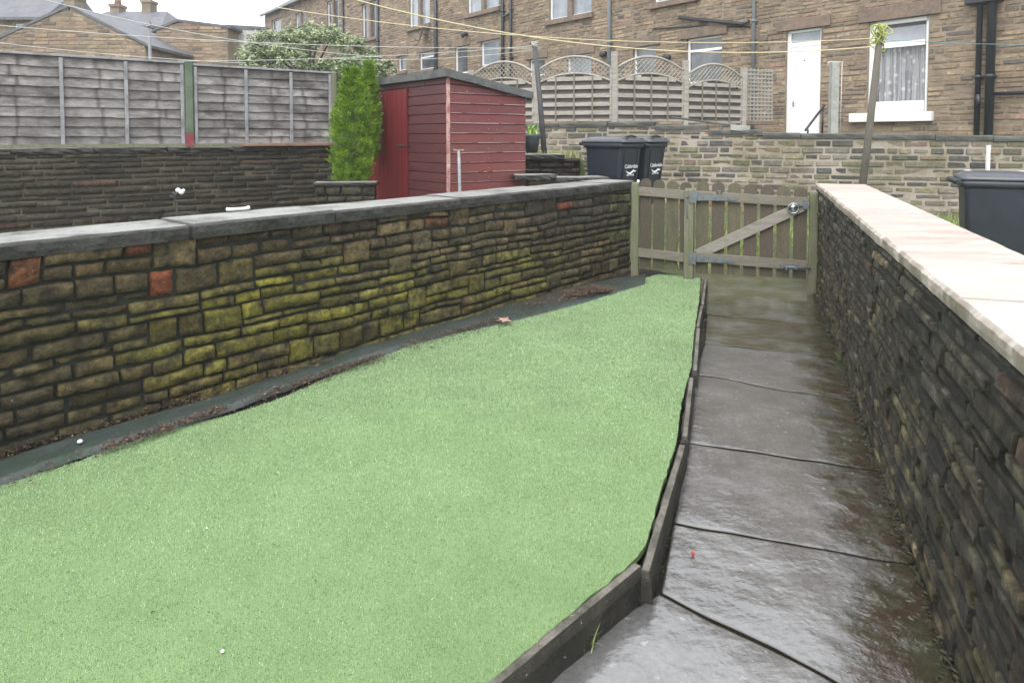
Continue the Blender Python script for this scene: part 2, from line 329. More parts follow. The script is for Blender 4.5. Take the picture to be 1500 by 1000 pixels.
def one_stone(mb, P0, d, n, r, colf, rng, gap, prot, cell, amp, warp, top, rough_edge, rim=0):
    a, b, z0, z1 = r
    g = gap * .5 * rng.uniform(.7, 1.5); a += g; b -= g; z0 += g; z1 -= g
    if b - a < .015 or z1 - z0 < .01: return
    bv = min(.008 if cell < .08 else .014, (b - a) * .2, (z1 - z0) * .22)
    nu = max(1, int((b - a) / cell)); nz = max(1, int((z1 - z0) / cell))
    us = [a] + [a + bv + (b - a - 2 * bv) * i / nu for i in range(nu + 1)] + [b]
    zs = [z0] + [z0 + bv + (z1 - z0 - 2 * bv) * i / nz for i in range(nz + 1)] + [z1]
    p = rng.uniform(*prot); tu = rng.uniform(-.3, .3) * prot[1]; tz = rng.uniform(-.3, .3) * prot[1]
    off = rng.uniform(0, 99); base = colf((a + b) / 2, (z0 + z1) / 2, rng)
    vs = []; cs = []; um = (a + b) / 2; zm = (z0 + z1) / 2; rad = rng.uniform(.1, .4) * min(b - a, z1 - z0) * .5
    for j, z in enumerate(zs):
        for i, u in enumerate(us):
            edge = i in (0, len(us) - 1) or j in (0, len(zs) - 1)
            corner = i in (0, len(us) - 1) and j in (0, len(zs) - 1)
            dep = -.012 if edge else p + tu * (u - um) / (b - a) * 2 + tz * (z - zm) / (z1 - z0) * 2 + amp * sn(u * 14, z * 22, off) + amp * .6 * sn(u * 45, z * 45, off)
            uu, zz = u, z
            if corner: uu += (um - u) / abs(um - u) * rad * .35; zz += (zm - z) / abs(zm - z) * rad * .35
            if rough_edge: uu += rough_edge * sn(u * 20, z * 20, off); zz += rough_edge * sn(u * 20, z * 20, off + 9)
            if warp: 
                zz += warp * sn(u * 1.4, z * 2.5, 3.3) + warp * .4 * sn(u * 5, z * 6, 8.3); uu += warp * .8 * sn(u * 1.7, z * 3, 7.7)
            if top: zz = min(zz, top(uu))
            vs.append(P0 + d * uu + n * dep + V((0, 0, zz)))
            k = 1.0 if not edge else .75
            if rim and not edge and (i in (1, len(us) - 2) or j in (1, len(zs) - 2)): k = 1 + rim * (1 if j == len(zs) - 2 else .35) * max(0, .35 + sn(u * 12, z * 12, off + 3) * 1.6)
            cs.append(tuple(c * k for c in base))
    m = len(us)
    fs = [(j * m + i, j * m + i + 1, (j + 1) * m + i + 1, (j + 1) * m + i) for j in range(len(zs) - 1) for i in range(m - 1)]
    mb.add(vs, fs, cs, cell < .08)
def clip_holes(r, holes):
    a, b, z0, z1 = r; cuts = sorted({a, b, *[x for h in holes for x in h[:2] if a < x < b]})
    for i in range(len(cuts) - 1):
        c, e = cuts[i], cuts[i + 1]; lo, hi = z0, z1; m = (c + e) / 2; ok = True
        for (h0, h1, k0, k1) in holes:
            if h0 < m < h1 and lo < k1 and hi > k0:
                if lo >= k0 and hi <= k1: ok = False
                elif lo < k0: hi = min(hi, k0)
                else: lo = max(lo, k1)
        if ok and hi - lo > .012 and e - c > .012: yield c, e, lo, hi
def stones(mb, P0, d, n, rects, colf, seed=1, gap=.012, prot=(.005, .03), cell=.05, amp=.006, holes=(), top=None, warp=0, rough_edge=0, rim=0):
    rng = random.Random(seed)
    for r in rects:
        if top and r[2] >= min(top(r[0]), top(r[1])) + (r[3] - r[2]) * .9 and r[2] >= top((r[0] + r[1]) / 2): continue
        for q in (clip_holes(r, holes) if holes else (r,)):
            one_stone(mb, P0, d, n, q, colf, rng, gap, prot, cell, amp, warp, top, rough_edge, rim)
def backing(mb, P0, d, n, u0, u1, z0, z1, holes=(), top=None, depth=.2, thick=None, step=1.0, capz=True):
    es = {u0, u1, *[x for h in holes for x in h[:2] if u0 < x < u1]}
    if top:
        k = int((u1 - u0) / step); es |= {u0 + (u1 - u0) * i / max(1, k) for i in range(k + 1)}
    es = sorted(es); Pp = lambda u, z, dp=0: P0 + d * u + n * dp + V((0, 0, z))
    for i in range(len(es) - 1):
        a, b = es[i], es[i + 1]; m = (a + b) / 2; hs = sorted((h[2], h[3]) for h in holes if h[0] < m < h[1])
        ta, tb = (top(a), top(b)) if top else (z1, z1); lo = z0
        for k0, k1 in hs + [(None, None)]:
            if k0 is None: za, zb = ta, tb
            else: za = zb = k0
            if za > lo or zb > lo: mb.add([Pp(a, lo), Pp(b, lo), Pp(b, max(zb, lo)), Pp(a, max(za, lo))], [(0, 1, 2, 3)])
            if k1 is not None: lo = k1
        if thick:
            mb.add([Pp(a, ta), Pp(b, tb), Pp(b, tb, -thick), Pp(a, ta, -thick)], [(0, 1, 2, 3)])
            mb.add([Pp(a, z0, -thick), Pp(b, z0, -thick), Pp(b, tb, -thick), Pp(a, ta, -thick)], [(3, 2, 1, 0)])
    if thick:
        for u in (u0, u1):
            t = top(u) if top else z1; mb.add([Pp(u, z0), Pp(u, z0, -thick), Pp(u, t, -thick), Pp(u, t)], [(0, 1, 2, 3)])
    for (a, b, k0, k1) in holes:
        q = [(a, k0), (b, k0), (b, k1), (a, k1)]
        for i in range(4):
            (x, y), (x2, y2) = q[i], q[(i + 1) % 4]
            mb.add([Pp(x, y), Pp(x2, y2), Pp(x2, y2, -depth), Pp(x, y, -depth)], [(0, 1, 2, 3)])
def slab(mb, P, d, n, u0, u1, w0, w1, z0, z1, rng, cell=.08, amp=.008, top=(.27, .275, .26), edge=(.022, .021, .018), tilt=0):  # default top is paled to paint in the sky reflection, edge kept near-black
    # rough-edged flat stone: u along d, w along n (negative is backwards)
    nu = max(2, int((u1 - u0) / cell)); nw = max(2, int((w1 - w0) / cell)); off = rng.uniform(0, 50)
    Pt = lambda u, w, z: P + d * u + n * w + V((0, 0, z))
    def g(u, w, z, e): return Pt(u + e * sn(u * 9, w * 9, off), w + e * 1.5 * sn(u * 7, z * 12, off + 4), z)
    idx = {}; vs = []; fs = []
    b = .010
    def rg(a0, a1, k):
        q = min(.014, (a1 - a0) * .2); return [a0, a0 + q] + [a0 + q + (a1 - a0 - 2 * q) * i / k for i in range(1, k)] + [a1 - q, a1]
    ringu = rg(u0, u1, nu); ringw = rg(w0, w1, nw); nu += 2; nw += 2
    for lv, z in enumerate((z0, z1)):
        for j, w in enumerate(ringw):
            for i, u in enumerate(ringu):
                e = i in (0, nu) or j in (0, nw)
                zz = z + (amp * .5 * sn(u * 4, w * 6, off) if lv else 0) + tilt * (w - w0)
                idx[lv, j, i] = len(vs); uu, ww = u, w
                if e and lv:
                    uu += (b if i == 0 else -b if i == nu else 0); ww += (b if j == 0 else -b if j == nw else 0)
                vs.append(g(uu, ww, zz, amp if e else 0))
    mid = {}
    for j in range(nw + 1):
        for i in range(nu + 1):
            if i in (0, nu) or j in (0, nw):
                for q, fz in enumerate((.4, .8)):
                    mid[q, j, i] = len(vs); u, w = ringu[i], ringw[j]
                    ex = amp * sn(u * 16, w * 16 + fz * 5, off + 2)
                    vs.append(g(u + (ex if i in (0, nu) else 0), w + (ex * 1.3 + .004 if j == nw else -ex if j == 0 else 0), z0 + (z1 - z0) * fz + tilt * (w - w0), amp))
    for lv in (0, 1):
        for j in range(nw):
            for i in range(nu):
                q = (idx[lv, j, i], idx[lv, j, i + 1], idx[lv, j + 1, i + 1], idx[lv, j + 1, i]); fs.append(q if lv else q[::-1])
    per = [(0, i) for i in range(nu + 1)] + [(j, nu) for j in range(1, nw + 1)] + [(nw, i) for i in range(nu - 1, -1, -1)] + [(j, 0) for j in range(nw - 1, 0, -1)]
    for k in range(len(per)):
        p, q = per[k], per[(k + 1) % len(per)]
        st = [idx[0, p[0], p[1]], mid[0, p[0], p[1]], mid[1, p[0], p[1]], idx[1, p[0], p[1]]]
        s2 = [idx[0, q[0], q[1]], mid[0, q[0], q[1]], mid[1, q[0], q[1]], idx[1, q[0], q[1]]]
        for t in range(3): fs.append((st[t], s2[t], s2[t + 1], st[t + 1]))
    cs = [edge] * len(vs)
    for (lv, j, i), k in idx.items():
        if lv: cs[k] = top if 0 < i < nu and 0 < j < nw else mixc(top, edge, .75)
    mb.add(vs, fs, cs)

# ------------------------------------------------------------------ key lines of the place
GZ = -.08                                                     # path level
LA = gp(0, 667); LB = gp(922, 397)                            # foot of left wall
LD = (LB - LA).normalized(); LN = V((LD.y, -LD.x, 0)); LL = (LB - LA).length
RA = gp(1195, 425, GZ); RB = gp(1395, 960, GZ); RA.z = RB.z = 0
RD = (RA - RB).normalized(); RN = V((-RD.y, RD.x, 0)); RL = (RA - RB).length
W0 = at(690, 200, 14.6); W1 = at(890, 200, 13.2); W2 = at(1500, 200, 11.0); W3 = W2 + (W2 - W1).normalized() * 3
WM1 = W0 + (W0 - W1).normalized() * 5
def pl(p): return V((p.x, p.y, 0))
W0, W1, W2, W3, WM1 = map(pl, (W0, W1, W2, W3, WM1))
FA = V((6.8, 16.3, 0)); FD = V((-.607, .7947, 0)).normalized(); FN = V((-FD.y, FD.x, 0))   # terrace facade
def fp(px, py):                                               # measured on the facade
    r = ray(px, py); t = (FA - CAM).dot(FN) / r.dot(FN); p = CAM + r * t
    return (p - FA).dot(FD), p.z
S0 = pl(at(0, 200, 8.7)); S1 = pl(at(490, 200, 11.4)); SD = (S1 - S0).normalized(); SN = V((SD.y, -SD.x, 0)); SL = (S1 - S0).length

# ------------------------------------------------------------------ ground
def side(p, a, b): return (b.x - a.x) * (p.y - a.y) - (b.y - a.y) * (p.x - a.x)
def sstep(a, b, x): t = max(0, min(1, (x - a) / (b - a))); return t * t * (3 - 2 * t)
GL0 = V((LB.x, LB.y, 0)); GL1 = V((RA.x, RA.y, 0))
def gh(x, y):
    p = V((x, y, 0))
    lm = -LN * .18; left = side(p, LA + lm, LB + lm) > 0; right = side(p, RB - RN * .25, RA - RN * .25) < 0
    gate = side(p, GL0, GL1) > 0
    if y > 12 and (x > W1.x or True):
        pass
    beyond = (side(p, WM1 , W1) > .0 if x < W1.x else side(p, W1 + V((.1, .22, 0)), W3 + V((.1, .22, 0))) > 0) and y > 9 and x > -6
    if x < -1.2 and side(p, S0 - SN * .22, S1 - SN * .22) > 0: return 1.15 + .03 * sn(x, y)
    dlw = min(abs(side(p, WM1, W1)) / (W1 - WM1).length, 9) if x < W1.x else 9
    if beyond and (x >= W1.x or dlw > .25) or (x >= W1.x and side(p, W1 + V((.1, .22, 0)), W3 + V((.1, .22, 0))) > 0): return 1.62
    if left and x < W1.x + 5 and not (gate and x > LB.x - .3):
        b = .12 + .26 * sstep(-5.2, -3.6, x) + .12 * sstep(8, 10, y)
        if x > .15: b += (1.25 - b) * sstep(10.35, 10.6, y) * sstep(1.9, 1.2, x)
        return b + .015 * sn(x * 2, y * 2)
    if right and not gate or (gate and x > 3.6): return .1 + .25 * sstep(8, 10.5, y) + .02 * sn(x * 2, y * 2)
    if gate:
        g = -.1 + .5 * sstep(1.1, 2.9, (side(p, GL0, GL1)) / (GL1 - GL0).length)
        if x < 2.2: g += .12 * sstep(9.3, 10.2, y)
        return g + .015 * sn(x * 3, y * 3)
    return -.14
def axis(lo, hi, st, far):
    a = list(np.arange(lo, hi, st)); k = st; x = a[-1]
    while x < far: k *= 1.5; x += k; a.append(x)
    k = st; x = a[0]; pre = []
    while x > -far: k *= 1.5; x -= k; pre.append(x)
    return pre[::-1] + a
xs = axis(-9, 10, .14, 400); ys = axis(-2, 16, .14, 400)
mb = MB(); W_ = len(xs)
mb.add([(x, y, gh(x, y)) for y in ys for x in xs], [(j * W_ + i, j * W_ + i + 1, (j + 1) * W_ + i + 1, (j + 1) * W_ + i) for j in range(len(ys) - 1) for i in range(W_ - 1)], smooth=True)
tag(mb.build('ground', M['ground'], origin=(0, 0, 0)), kind='structure')

# ------------------------------------------------------------------ left garden wall
rng = random.Random(17)
reds = [(LL * .02, .94), (LL * .09, .93), (LL * .02, .84), (LL * .05, .70), (LL * .13, .70), (LL * .475, .83), (LL * .68, .92), (LL * .78, .90)]
RU = [None]
def left_col(u, z, r):
    f = u / LL
    dark = (.050, .038, .024); brown = (.17, .115, .052); olive = (.18, .165, .042); yel = (.30, .28, .035); grey = (.13, .115, .08)
    c = mixc(dark, brown, r.random()); c = mixc(c, grey, r.random() * .4)
    moss = math.exp(-((f - .27) / .2) ** 2) * (1 - sstep(.55, .9, z)) + .75 * math.exp(-((f - .62) / .2) ** 2) * (1 - sstep(.35, .7, z))
    c = mixc(c, olive, moss * r.uniform(.3, 1.3)); c = mixc(c, yel, (moss - .35) * r.uniform(-.2, 1.1))
    if .3 < f < .7 and z > .5: c = mixc(c, (.21, .16, .09), r.random() * .6)
    blk = sstep(.6, .8, f) * sstep(.45, .7, z) * (1 - sstep(.95, 1.0, f)) + (1 - sstep(0, .12, f)) * (1 - sstep(.25, .6, z)) * .6
    c = mixc(c, (.038, .036, .036), blk * r.uniform(.3, 1))
    if f > .93: c = mixc(c, (.15, .17, .07), r.random() * .7)
    for (ru, rz) in reds:
        if abs(u - ru) < .12 and abs(z - rz) < .055: c = mixc(c, (.26, .065, .030), r.uniform(.55, .9))
    q_ = r.uniform(.65, 1.35) * .78; return tuple(k * q_ for k in c)
tw = thing('garden_wall', 'mossy dark stone wall with grey flat coping, left of the artificial grass', 'stone wall', tuple(LA))
mb = MB(); stones(mb, LA, LD, LN, rubble(-4.2, LL, -.1, .99, rng), left_col, 5, .009, (.008, .03), .03, .006, warp=.024, rough_edge=.007, rim=.35)
# wall end facing the gate
stones(mb, LB, -LN, LD, coursed(0, .34, -.1, .99, (.08, .16), (.17, .35), rng), left_col, 8, .014, (.004, .012), .05, .005)
mb.build('stonework', M['near_stone'], tw)
mb = MB(); c = LA + LD * (LL / 2 - 2.1) - LN * .17
mb.box(c + V((0, 0, .425)), (LL + 4.2, .34, 1.13), (LD, LN, V((0, 0, 1)))); mb.build('mortar', M['mortar_dark'], tw)
# coping slabs
def coping(parent, P, d, n, cuts, w0, w1, z0, z1, m, rng, amp=.01, cell=.09, name='coping_stone', dz=.006):
    for a, b in zip(cuts[:-1], cuts[1:]):
        mb = MB(); k = rng.uniform(-dz, dz)
        slab(mb, P, d, n, a + .004, b - .004, w0 + rng.uniform(-.01, .01), w1 + rng.uniform(-.012, .012), z0, z1 + k, rng, cell, amp)
        mb.build(name, m, parent, smooth=False)
def ucut(px, py, z, P, d): return (gp(px, py, z) - P).dot(d)
cuts = [-4.2, -2.9, -1.6, -.5] + [ucut(x, y, 1.08, LA, LD) for x, y in ((225, 318), (425, 300), (607, 284), (758, 272), (850, 266))] + [LL + .03]
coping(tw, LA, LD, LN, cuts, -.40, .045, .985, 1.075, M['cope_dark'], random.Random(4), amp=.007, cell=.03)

# ------------------------------------------------------------------ right garden wall
def right_col(u, z, r):
    dark = (.034, .032, .026); grey = (.085, .079, .064); olive = (.115, .11, .045); brown = (.13, .095, .052)
    c = mixc(dark, grey, r.random()); low = 1 - sstep(.2, .9, z)
    c = mixc(c, olive, r.random() * (.25 + .5 * low)); c = mixc(c, brown, (r.random() - .55) * (.5 + low))
    if r.random() < .06: c = (.17, .14, .08)
    if r.random() < .03: c = (.12, .08, .055)
    q_ = r.uniform(.55, 1.45) * .56; return tuple(k * q_ for k in c)
rw = thing('garden_wall', 'dark damp thin-bedded stone wall under pale pink sandstone coping, right of the flagged path', 'stone wall', tuple(RB))
mb = MB(); stones(mb, RB, RD, RN, coursed(-3.2, RL, -.16, 1.03, (.040, .078), (.14, .38), random.Random(9)), right_col, 11, .009, (.004, .019), .034, .0022, warp=.009, rough_edge=.0022, rim=2.6)
stones(mb, RA, RN * -1, RD, coursed(0, .42, -.1, 1.03, (.05, .09), (.15, .3), random.Random(10)), right_col, 12, .012, (.004, .01), .05, .004)
mb.build('stonework', M['right_stone'], rw, smooth=False)
mb = MB(); c = RB + RD * (RL / 2 - 1.6) - RN * .21
mb.box(c + V((0, 0, .43)), (RL + 3.2, .42, 1.2), (RD, RN, V((0, 0, 1)))); mb.build('mortar', M['mortar_dark'], rw)
cuts = [-3.2, -2.3, -1.5, -.75, .0, .75, 1.45, 2.2, 2.95, 3.75, 4.6, RL + .02]
for (a, b) in zip(cuts[:-1], cuts[1:]):
    mb = MB(); r_ = random.Random(int(a * 100) + 7)
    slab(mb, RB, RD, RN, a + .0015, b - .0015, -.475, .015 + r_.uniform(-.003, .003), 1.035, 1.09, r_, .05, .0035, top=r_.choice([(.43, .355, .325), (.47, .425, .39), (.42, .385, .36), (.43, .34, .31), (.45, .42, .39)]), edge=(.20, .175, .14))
    mb.build('coping_stone', M['cope_pink'], rw, smooth=False)

# ------------------------------------------------------------------ path of flagstones
joints = [((1039, 400), (1200, 405)), ((1035, 461), (1212, 477)), ((1031, 503), (1233, 524)), ((1016, 549), (1254, 587)), ((1006, 648), (1302, 692)), ((984, 766), (1357, 830)), ((964, 866), (1440, 1110))]
JP = [(gp(*a, GZ), gp(*b, GZ)) for a, b in joints]
JP[0] = (JP[0][0] + V((-.05, 1.0, 0)), JP[0][1] + V((.25, 1.0, 0)))
K0 = gp(945, 852, GZ); K1 = gp(722, 1010, GZ); KD = (K1 - K0).normalized()
pth = tag(MB(), None) if False else None
mb = MB()
bed = [JP[0][0] + V((-.15, 0, 0)), JP[0][1] + V((.1, 0, 0)), JP[-1][1] + V((.3, -2, 0)), V((-1.2, -.5, GZ)), K1 + KD * .9 + V((0, -.2, 0)), K0]
mb.add([(p.x, p.y, GZ - .032) for p in bed], [tuple(reversed(range(6)))])
path = tag(mb.build('path', M['soil'], origin=(2, 4, GZ)), kind='structure')
def flagstone(q, seed, wav=(0, 0), boost=0):      # q: far-left, far-right, near-right, near-left
    nu, nv = 40, 26; vs = []; cs = []; fs = []
    a, b, c, d = q; La, Ld = (b - a).length, (d - a).length
    SU = [0, .003 / La, .01 / La] + [(.01 + (La - .02) * k / (nu - 4)) / La for k in range(1, nu - 4)] + [1 - .01 / La, 1 - .003 / La, 1]
    SV = [0, .003 / Ld, .01 / Ld] + [(.01 + (Ld - .02) * k / (nv - 4)) / Ld for k in range(1, nv - 4)] + [1 - .01 / Ld, 1 - .003 / Ld, 1]
    for j in range(nv + 1):
        for i in range(nu + 1):
            s, t = SU[i], SV[j]
            p = (a * (1 - s) + b * s) * (1 - t) + (d * (1 - s) + c * s) * t
            w = wav[0] * (1 - t) + wav[1] * t
            p = p + V((.004 * sn(s * 9 + seed, t * 9), 0, 0))
            yo = .010 * ((1 - t) * sn(p.x * 6, 0, 5.5 + seed) + t * sn(p.x * 6, 0, 6.5 + seed)) + w * sn(p.x * 3.1, 7.7)
            p = p + V((0, yo, 0))
            ex = min(s, 1 - s) * (b - a).length; ey = min(t, 1 - t) * (d - a).length; e = min(ex, ey)
            z = .004 * sn(p.x * 2.3, p.y * 2.3, seed) + .0018 * sn(p.x * 11, p.y * 11, seed)
            z -= .0015 * (1 - sstep(0, .006, e))
            vs.append((p.x, p.y, GZ + z))
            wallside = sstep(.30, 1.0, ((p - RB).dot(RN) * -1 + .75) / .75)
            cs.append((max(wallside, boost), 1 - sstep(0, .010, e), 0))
    m = nu + 1
    # border rows pulled tight so the rounded arris is narrow
    fs = [(j * m + i, (j + 1) * m + i, (j + 1) * m + i + 1, j * m + i + 1) for j in range(nv) for i in range(nu)]
    per = [i for i in range(m)] + [j * m + nu for j in range(1, nv + 1)] + [nv * m + i for i in range(nu - 1, -1, -1)] + [j * m for j in range(nv - 1, 0, -1)]
    o = len(vs)
    L = len(per)
    for k in per: vs.append(vs[k]); cs.append((0, 1, 0))
    for k in per: vs.append((vs[k][0], vs[k][1], GZ - .05)); cs.append((0, 1, 0))
    mb = MB(); mb.add(vs, fs, cs, True); mb.sm = [True] * len(fs); fs2 = [(o + k, o + (k + 1) % L, o + L + (k + 1) % L, o + L + k) for k in range(L)]; mb.f += fs2; mb.sm += [False] * L; mb.build('flagstone', M['flag'], path)
def shrink(q, g=.011):
    c = sum(q, V((0, 0, 0))) / 4
    return [p + (c - p).normalized() * g for p in q]
reflect_tint = [.55, .7, .1, 0, 0, 0, 0]  # brown painted on the far slabs as the reflection of gate and wall
for k in range(6):
    (a, b), (d, c) = JP[k], JP[k + 1]
    flagstone(shrink([a + V((0, 0, 0)), b, c, d]), k, (.05 if k == 3 else 0, .05 if k == 2 else (.03 if k == 5 else 0)), reflect_tint[k])
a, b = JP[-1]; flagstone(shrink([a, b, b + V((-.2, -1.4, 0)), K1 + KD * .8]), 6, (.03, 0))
# wall-foot strip of moss and grit
# ------------------------------------------------------------------ edging stones
KZ = .035
def edging(px, label, seed, th=.05, zt=KZ, zb=-.13, world=None):
    pts = [gp(*p, zt) for p in px] if world is None else world
    th *= .8; a, b = pl(pts[0]), pl(pts[1]); d = (b - a).normalized(); n = V((-d.y, d.x, 0)); r_ = random.Random(seed)
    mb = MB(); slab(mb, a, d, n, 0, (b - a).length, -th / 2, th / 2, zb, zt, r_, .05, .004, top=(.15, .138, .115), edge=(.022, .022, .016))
    tag(mb.build('edging_stone', M['kerb'], origin=(a.x, a.y, zb)), label, 'edging stone', 'stone edging between the artificial grass and the path')
edging([(945, 838), (1000, 650)], 'long grey edging stone, nearest one running beside the path, meeting the diagonal one', 1, .055)
edging([(1003, 640), (1013, 552)], 'grey edging stone, second from the near corner along the path', 2, .05, KZ - .01)
edging([(1018, 543), (1023, 480)], 'grey edging stone set slightly toward the path, third from the near corner', 3, .05, KZ)
edging([(1022, 478), (1028, 448)], 'short broken edging stone, fourth from the near corner', 4, .045, KZ - .01)
edging([(1029, 446), (1034, 408)], 'narrow edging stone nearest the middle gate post', 5, .045, KZ)
kk = gp(936, 826, .04); kd = (gp(722, 1003, .04) - kk).normalized()
edging(None, 'long diagonal edging stone at the near corner with a tall dark face to the path', 6, .055, .045, -.13, [kk, kk + kd * 2.0])

# ------------------------------------------------------------------ soil strip, membrane, turf
poly_px = [(0, 712), (100, 680), (215, 640), (330, 610), (420, 580), (500, 545), (600, 508), (690, 482), (770, 460), (830, 447), (880, 434), (905, 425), (930, 412), (965, 402), (1026, 405), (1024, 440), (1018, 478), (1012, 540), (998, 590), (990, 650), (968, 720), (945, 800), (934, 818)]
tp = [gp(*p, .0) for p in poly_px]
near = kk + kd * 1.95
tp += [V((near.x - .02, near.y + .03, 0)), V((-3.2, .35, 0)), V((LA - LD * 2.6 + LN * .30).to_tuple())]
tp2 = []
for i, p in enumerate(tp):                                    # ragged cut edge
    q = tp[(i + 1) % len(tp)]; k = max(1, int((q - p).length / .05)) if i < 24 else 1
    for j in range(k):
        s = p.lerp(q, j / k); e = .010 if k > 1 else 0
        tp2.append(V((s.x + e * sn(s.x * 25, s.y * 25) , s.y + e * sn(s.x * 25, s.y * 25, 5) + (.03 * sn(s.x * 3, s.y * 3, 2) if i < 12 else 0), 0)))
poly = [(p.x, p.y) for p in tp2]
tris = tessellate_polygon([[V((x, y, 0)) for x, y in poly]])
mb = MB()
o = len(poly)
mb.add([(x, y, .004) for x, y in poly], [t for t in tris])
mb.add([(x, y, .004) for x, y in poly] + [(x, y, -.02) for x, y in poly], [(i, (i + 1) % o, o + (i + 1) % o, o + i) for i in range(o)])
turf = tag(mb.build('lawn', M['turf_base'], origin=(0, 3, 0)), kind='structure')
# blades
rs = np.random.RandomState(5)
P = np.array(poly); 
def inside(X, Y):
    ok = np.zeros(len(X), bool); j = len(P) - 1
    for i in range(len(P)):
        xi, yi = P[i]; xj, yj = P[j]
        c = ((yi > Y) != (yj > Y)) & (X < (xj - xi) * (Y - yi) / (yj - yi + 1e-12) + xi); ok ^= c; j = i
    return ok
n = 1700000; X = rs.uniform(-4.5, 2.8, n); Y = rs.uniform(.4, 8.2, n)
keep = inside(X, Y) & (np.abs(X) < Y * .80 + .25) & (rs.rand(n) < np.clip(3.4 / np.maximum(Y, .1), .25, 1) ** .7) & (Y > 1.5)
X = X[keep]; Y = Y[keep]
sa, sb = gp(870, 446), gp(1024, 487); sd_ = (sb - sa).normalized(); dist = np.abs((X - sa.x) * sd_.y - (Y - sa.y) * sd_.x + .012 * np.sin(X * 9)); al = (X - sa.x) * sd_.x + (Y - sa.y) * sd_.y
keep = ~((dist < .006) & (al > 0)); X = X[keep]; Y = Y[keep]; n = len(X)
h = rs.uniform(.004, .009, n) * (1 + .2 * (Y > 4)); w = rs.uniform(.0013, .0022, n) * np.clip(Y / 3, .8, 1.8); az = rs.uniform(0, 2 * np.pi, n); ln = rs.uniform(.1, .7, n) * h; la = rs.uniform(0, 2 * np.pi, n)
vv = np.zeros((n, 3, 3)); vv[:, 0] = np.stack([X - w * np.cos(az), Y - w * np.sin(az), np.full(n, .003)], 1); vv[:, 1] = np.stack([X + w * np.cos(az), Y + w * np.sin(az), np.full(n, .003)], 1)
vv[:, 2] = np.stack([X + ln * np.cos(la), Y + ln * np.sin(la), .003 + h], 1)
me = bpy.data.meshes.new('artificial_grass'); me.vertices.add(3 * n); me.vertices.foreach_set('co', vv.ravel())
me.loops.add(3 * n); me.loops.foreach_set('vertex_index', np.arange(3 * n)); me.polygons.add(n)
me.polygons.foreach_set('loop_start', np.arange(0, 3 * n, 3)); me.polygons.foreach_set('loop_total', np.full(n, 3)); me.update(calc_edges=True)
ca = me.color_attributes.new('Col', 'FLOAT_COLOR', 'POINT'); t = rs.rand(n)[:, None]
c1 = np.array([.205, .325, .15]); c2 = np.array([.43, .545, .35]); cc = c1 * (1 - t) + c2 * t
pk = rs.rand(n); cc[pk < .08] = [.09, .16, .06]; cc[pk > .97] = [.52, .58, .40]
lum = np.sin(X * 1.7 + 1.3 * np.sin(Y * 1.1)) * np.sin(Y * 1.9 + X) * .07 + np.sin(X * 7 + 2 * np.sin(Y * 5)) * np.sin(Y * 8 + X * 3) * .05; cc = cc * (1 + lum)[:, None]
full = np.ones((n, 3, 4), dtype=np.float32); full[:, :, :3] = cc[:, None, :]; ca.data.foreach_set('color', full.ravel())
me.materials.append(M['blade']); ob = bpy.data.objects.new('artificial_grass', me); COL.objects.link(ob)
tag(ob, 'short pale green artificial grass pile covering the yard beside the flagged path', 'artificial grass', kind='stuff')

# soil strip
mb = MB(); nu, nv = 220, 14; vs = []
for i in range(nu + 1):
    u = -4 + (LL + 4.3) * i / nu; wd = .55 + .25 * sstep(.5, 1, u / LL)
    for j in range(nv + 1):
        w = wd * j / nv; p = LA + LD * u + LN * w
        vs.append((p.x, p.y, -.012 - .03 * (w / wd) + .012 * sn(p.x * 7, p.y * 7) + .006 * sn(p.x * 25, p.y * 25)))
m = nv + 1; mb.add(vs, [(i * m + j, i * m + j + 1, (i + 1) * m + j + 1, (i + 1) * m + j) for i in range(nu) for j in range(nv)], smooth=True)
tag(mb.build('soil_strip', M['soil'], origin=tuple(LA)), kind='structure')
# membrane with wrinkles: follows its own wandering line
mem = [(-160, 748, 50), (0, 694, 34), (100, 660, 28), (190, 632, 28), (300, 600, 24), (420, 560, 20), (520, 520, 20), (620, 488, 26), (700, 470, 30), (780, 450, 32), (850, 432, 32), (900, 420, 24), (945, 410, 16)]
mb = MB(); vs = []; K = 160; J = 12
cl = [(gp(x, y), gp(x, y + w) ) for x, y, w in [(a, b - c / 2, c) for a, b, c in mem]]
for i in range(K + 1):
    f = i / K * (len(cl) - 1); k = min(int(f), len(cl) - 2); t = f - k
    A = cl[k][0].lerp(cl[k + 1][0], t); B = cl[k][1].lerp(cl[k + 1][1], t)
    for j in range(J + 1):
        s = j / J; p = A.lerp(B, s); ph = s * 9 + 1.3 * sn(f * 1.6, 0, 3) + f * .25
        z = .018 + .009 * math.sin(ph) * (.4 + .6 * sn(f * .9, s, 9)) + .02 * sn(p.x * 3, p.y * 3, 4) * (1 - abs(2 * s - 1)) + .01 * (1 - abs(2 * s - 1))
        vs.append((p.x + .015 * sn(f * 2, 1), p.y + .015 * sn(f * 2, 5), z if 0 < j < J else -.012))
m = J + 1; mb.add(vs, [(i * m + j, i * m + j + 1, (i + 1) * m + j + 1, (i + 1) * m + j) for i in range(K) for j in range(J)], smooth=True)
tag(mb.build('weed_membrane', M['membrane'], origin=tuple(LA)), 'strip of dark wrinkled weed membrane lying between the mossy wall and the grass', 'membrane')
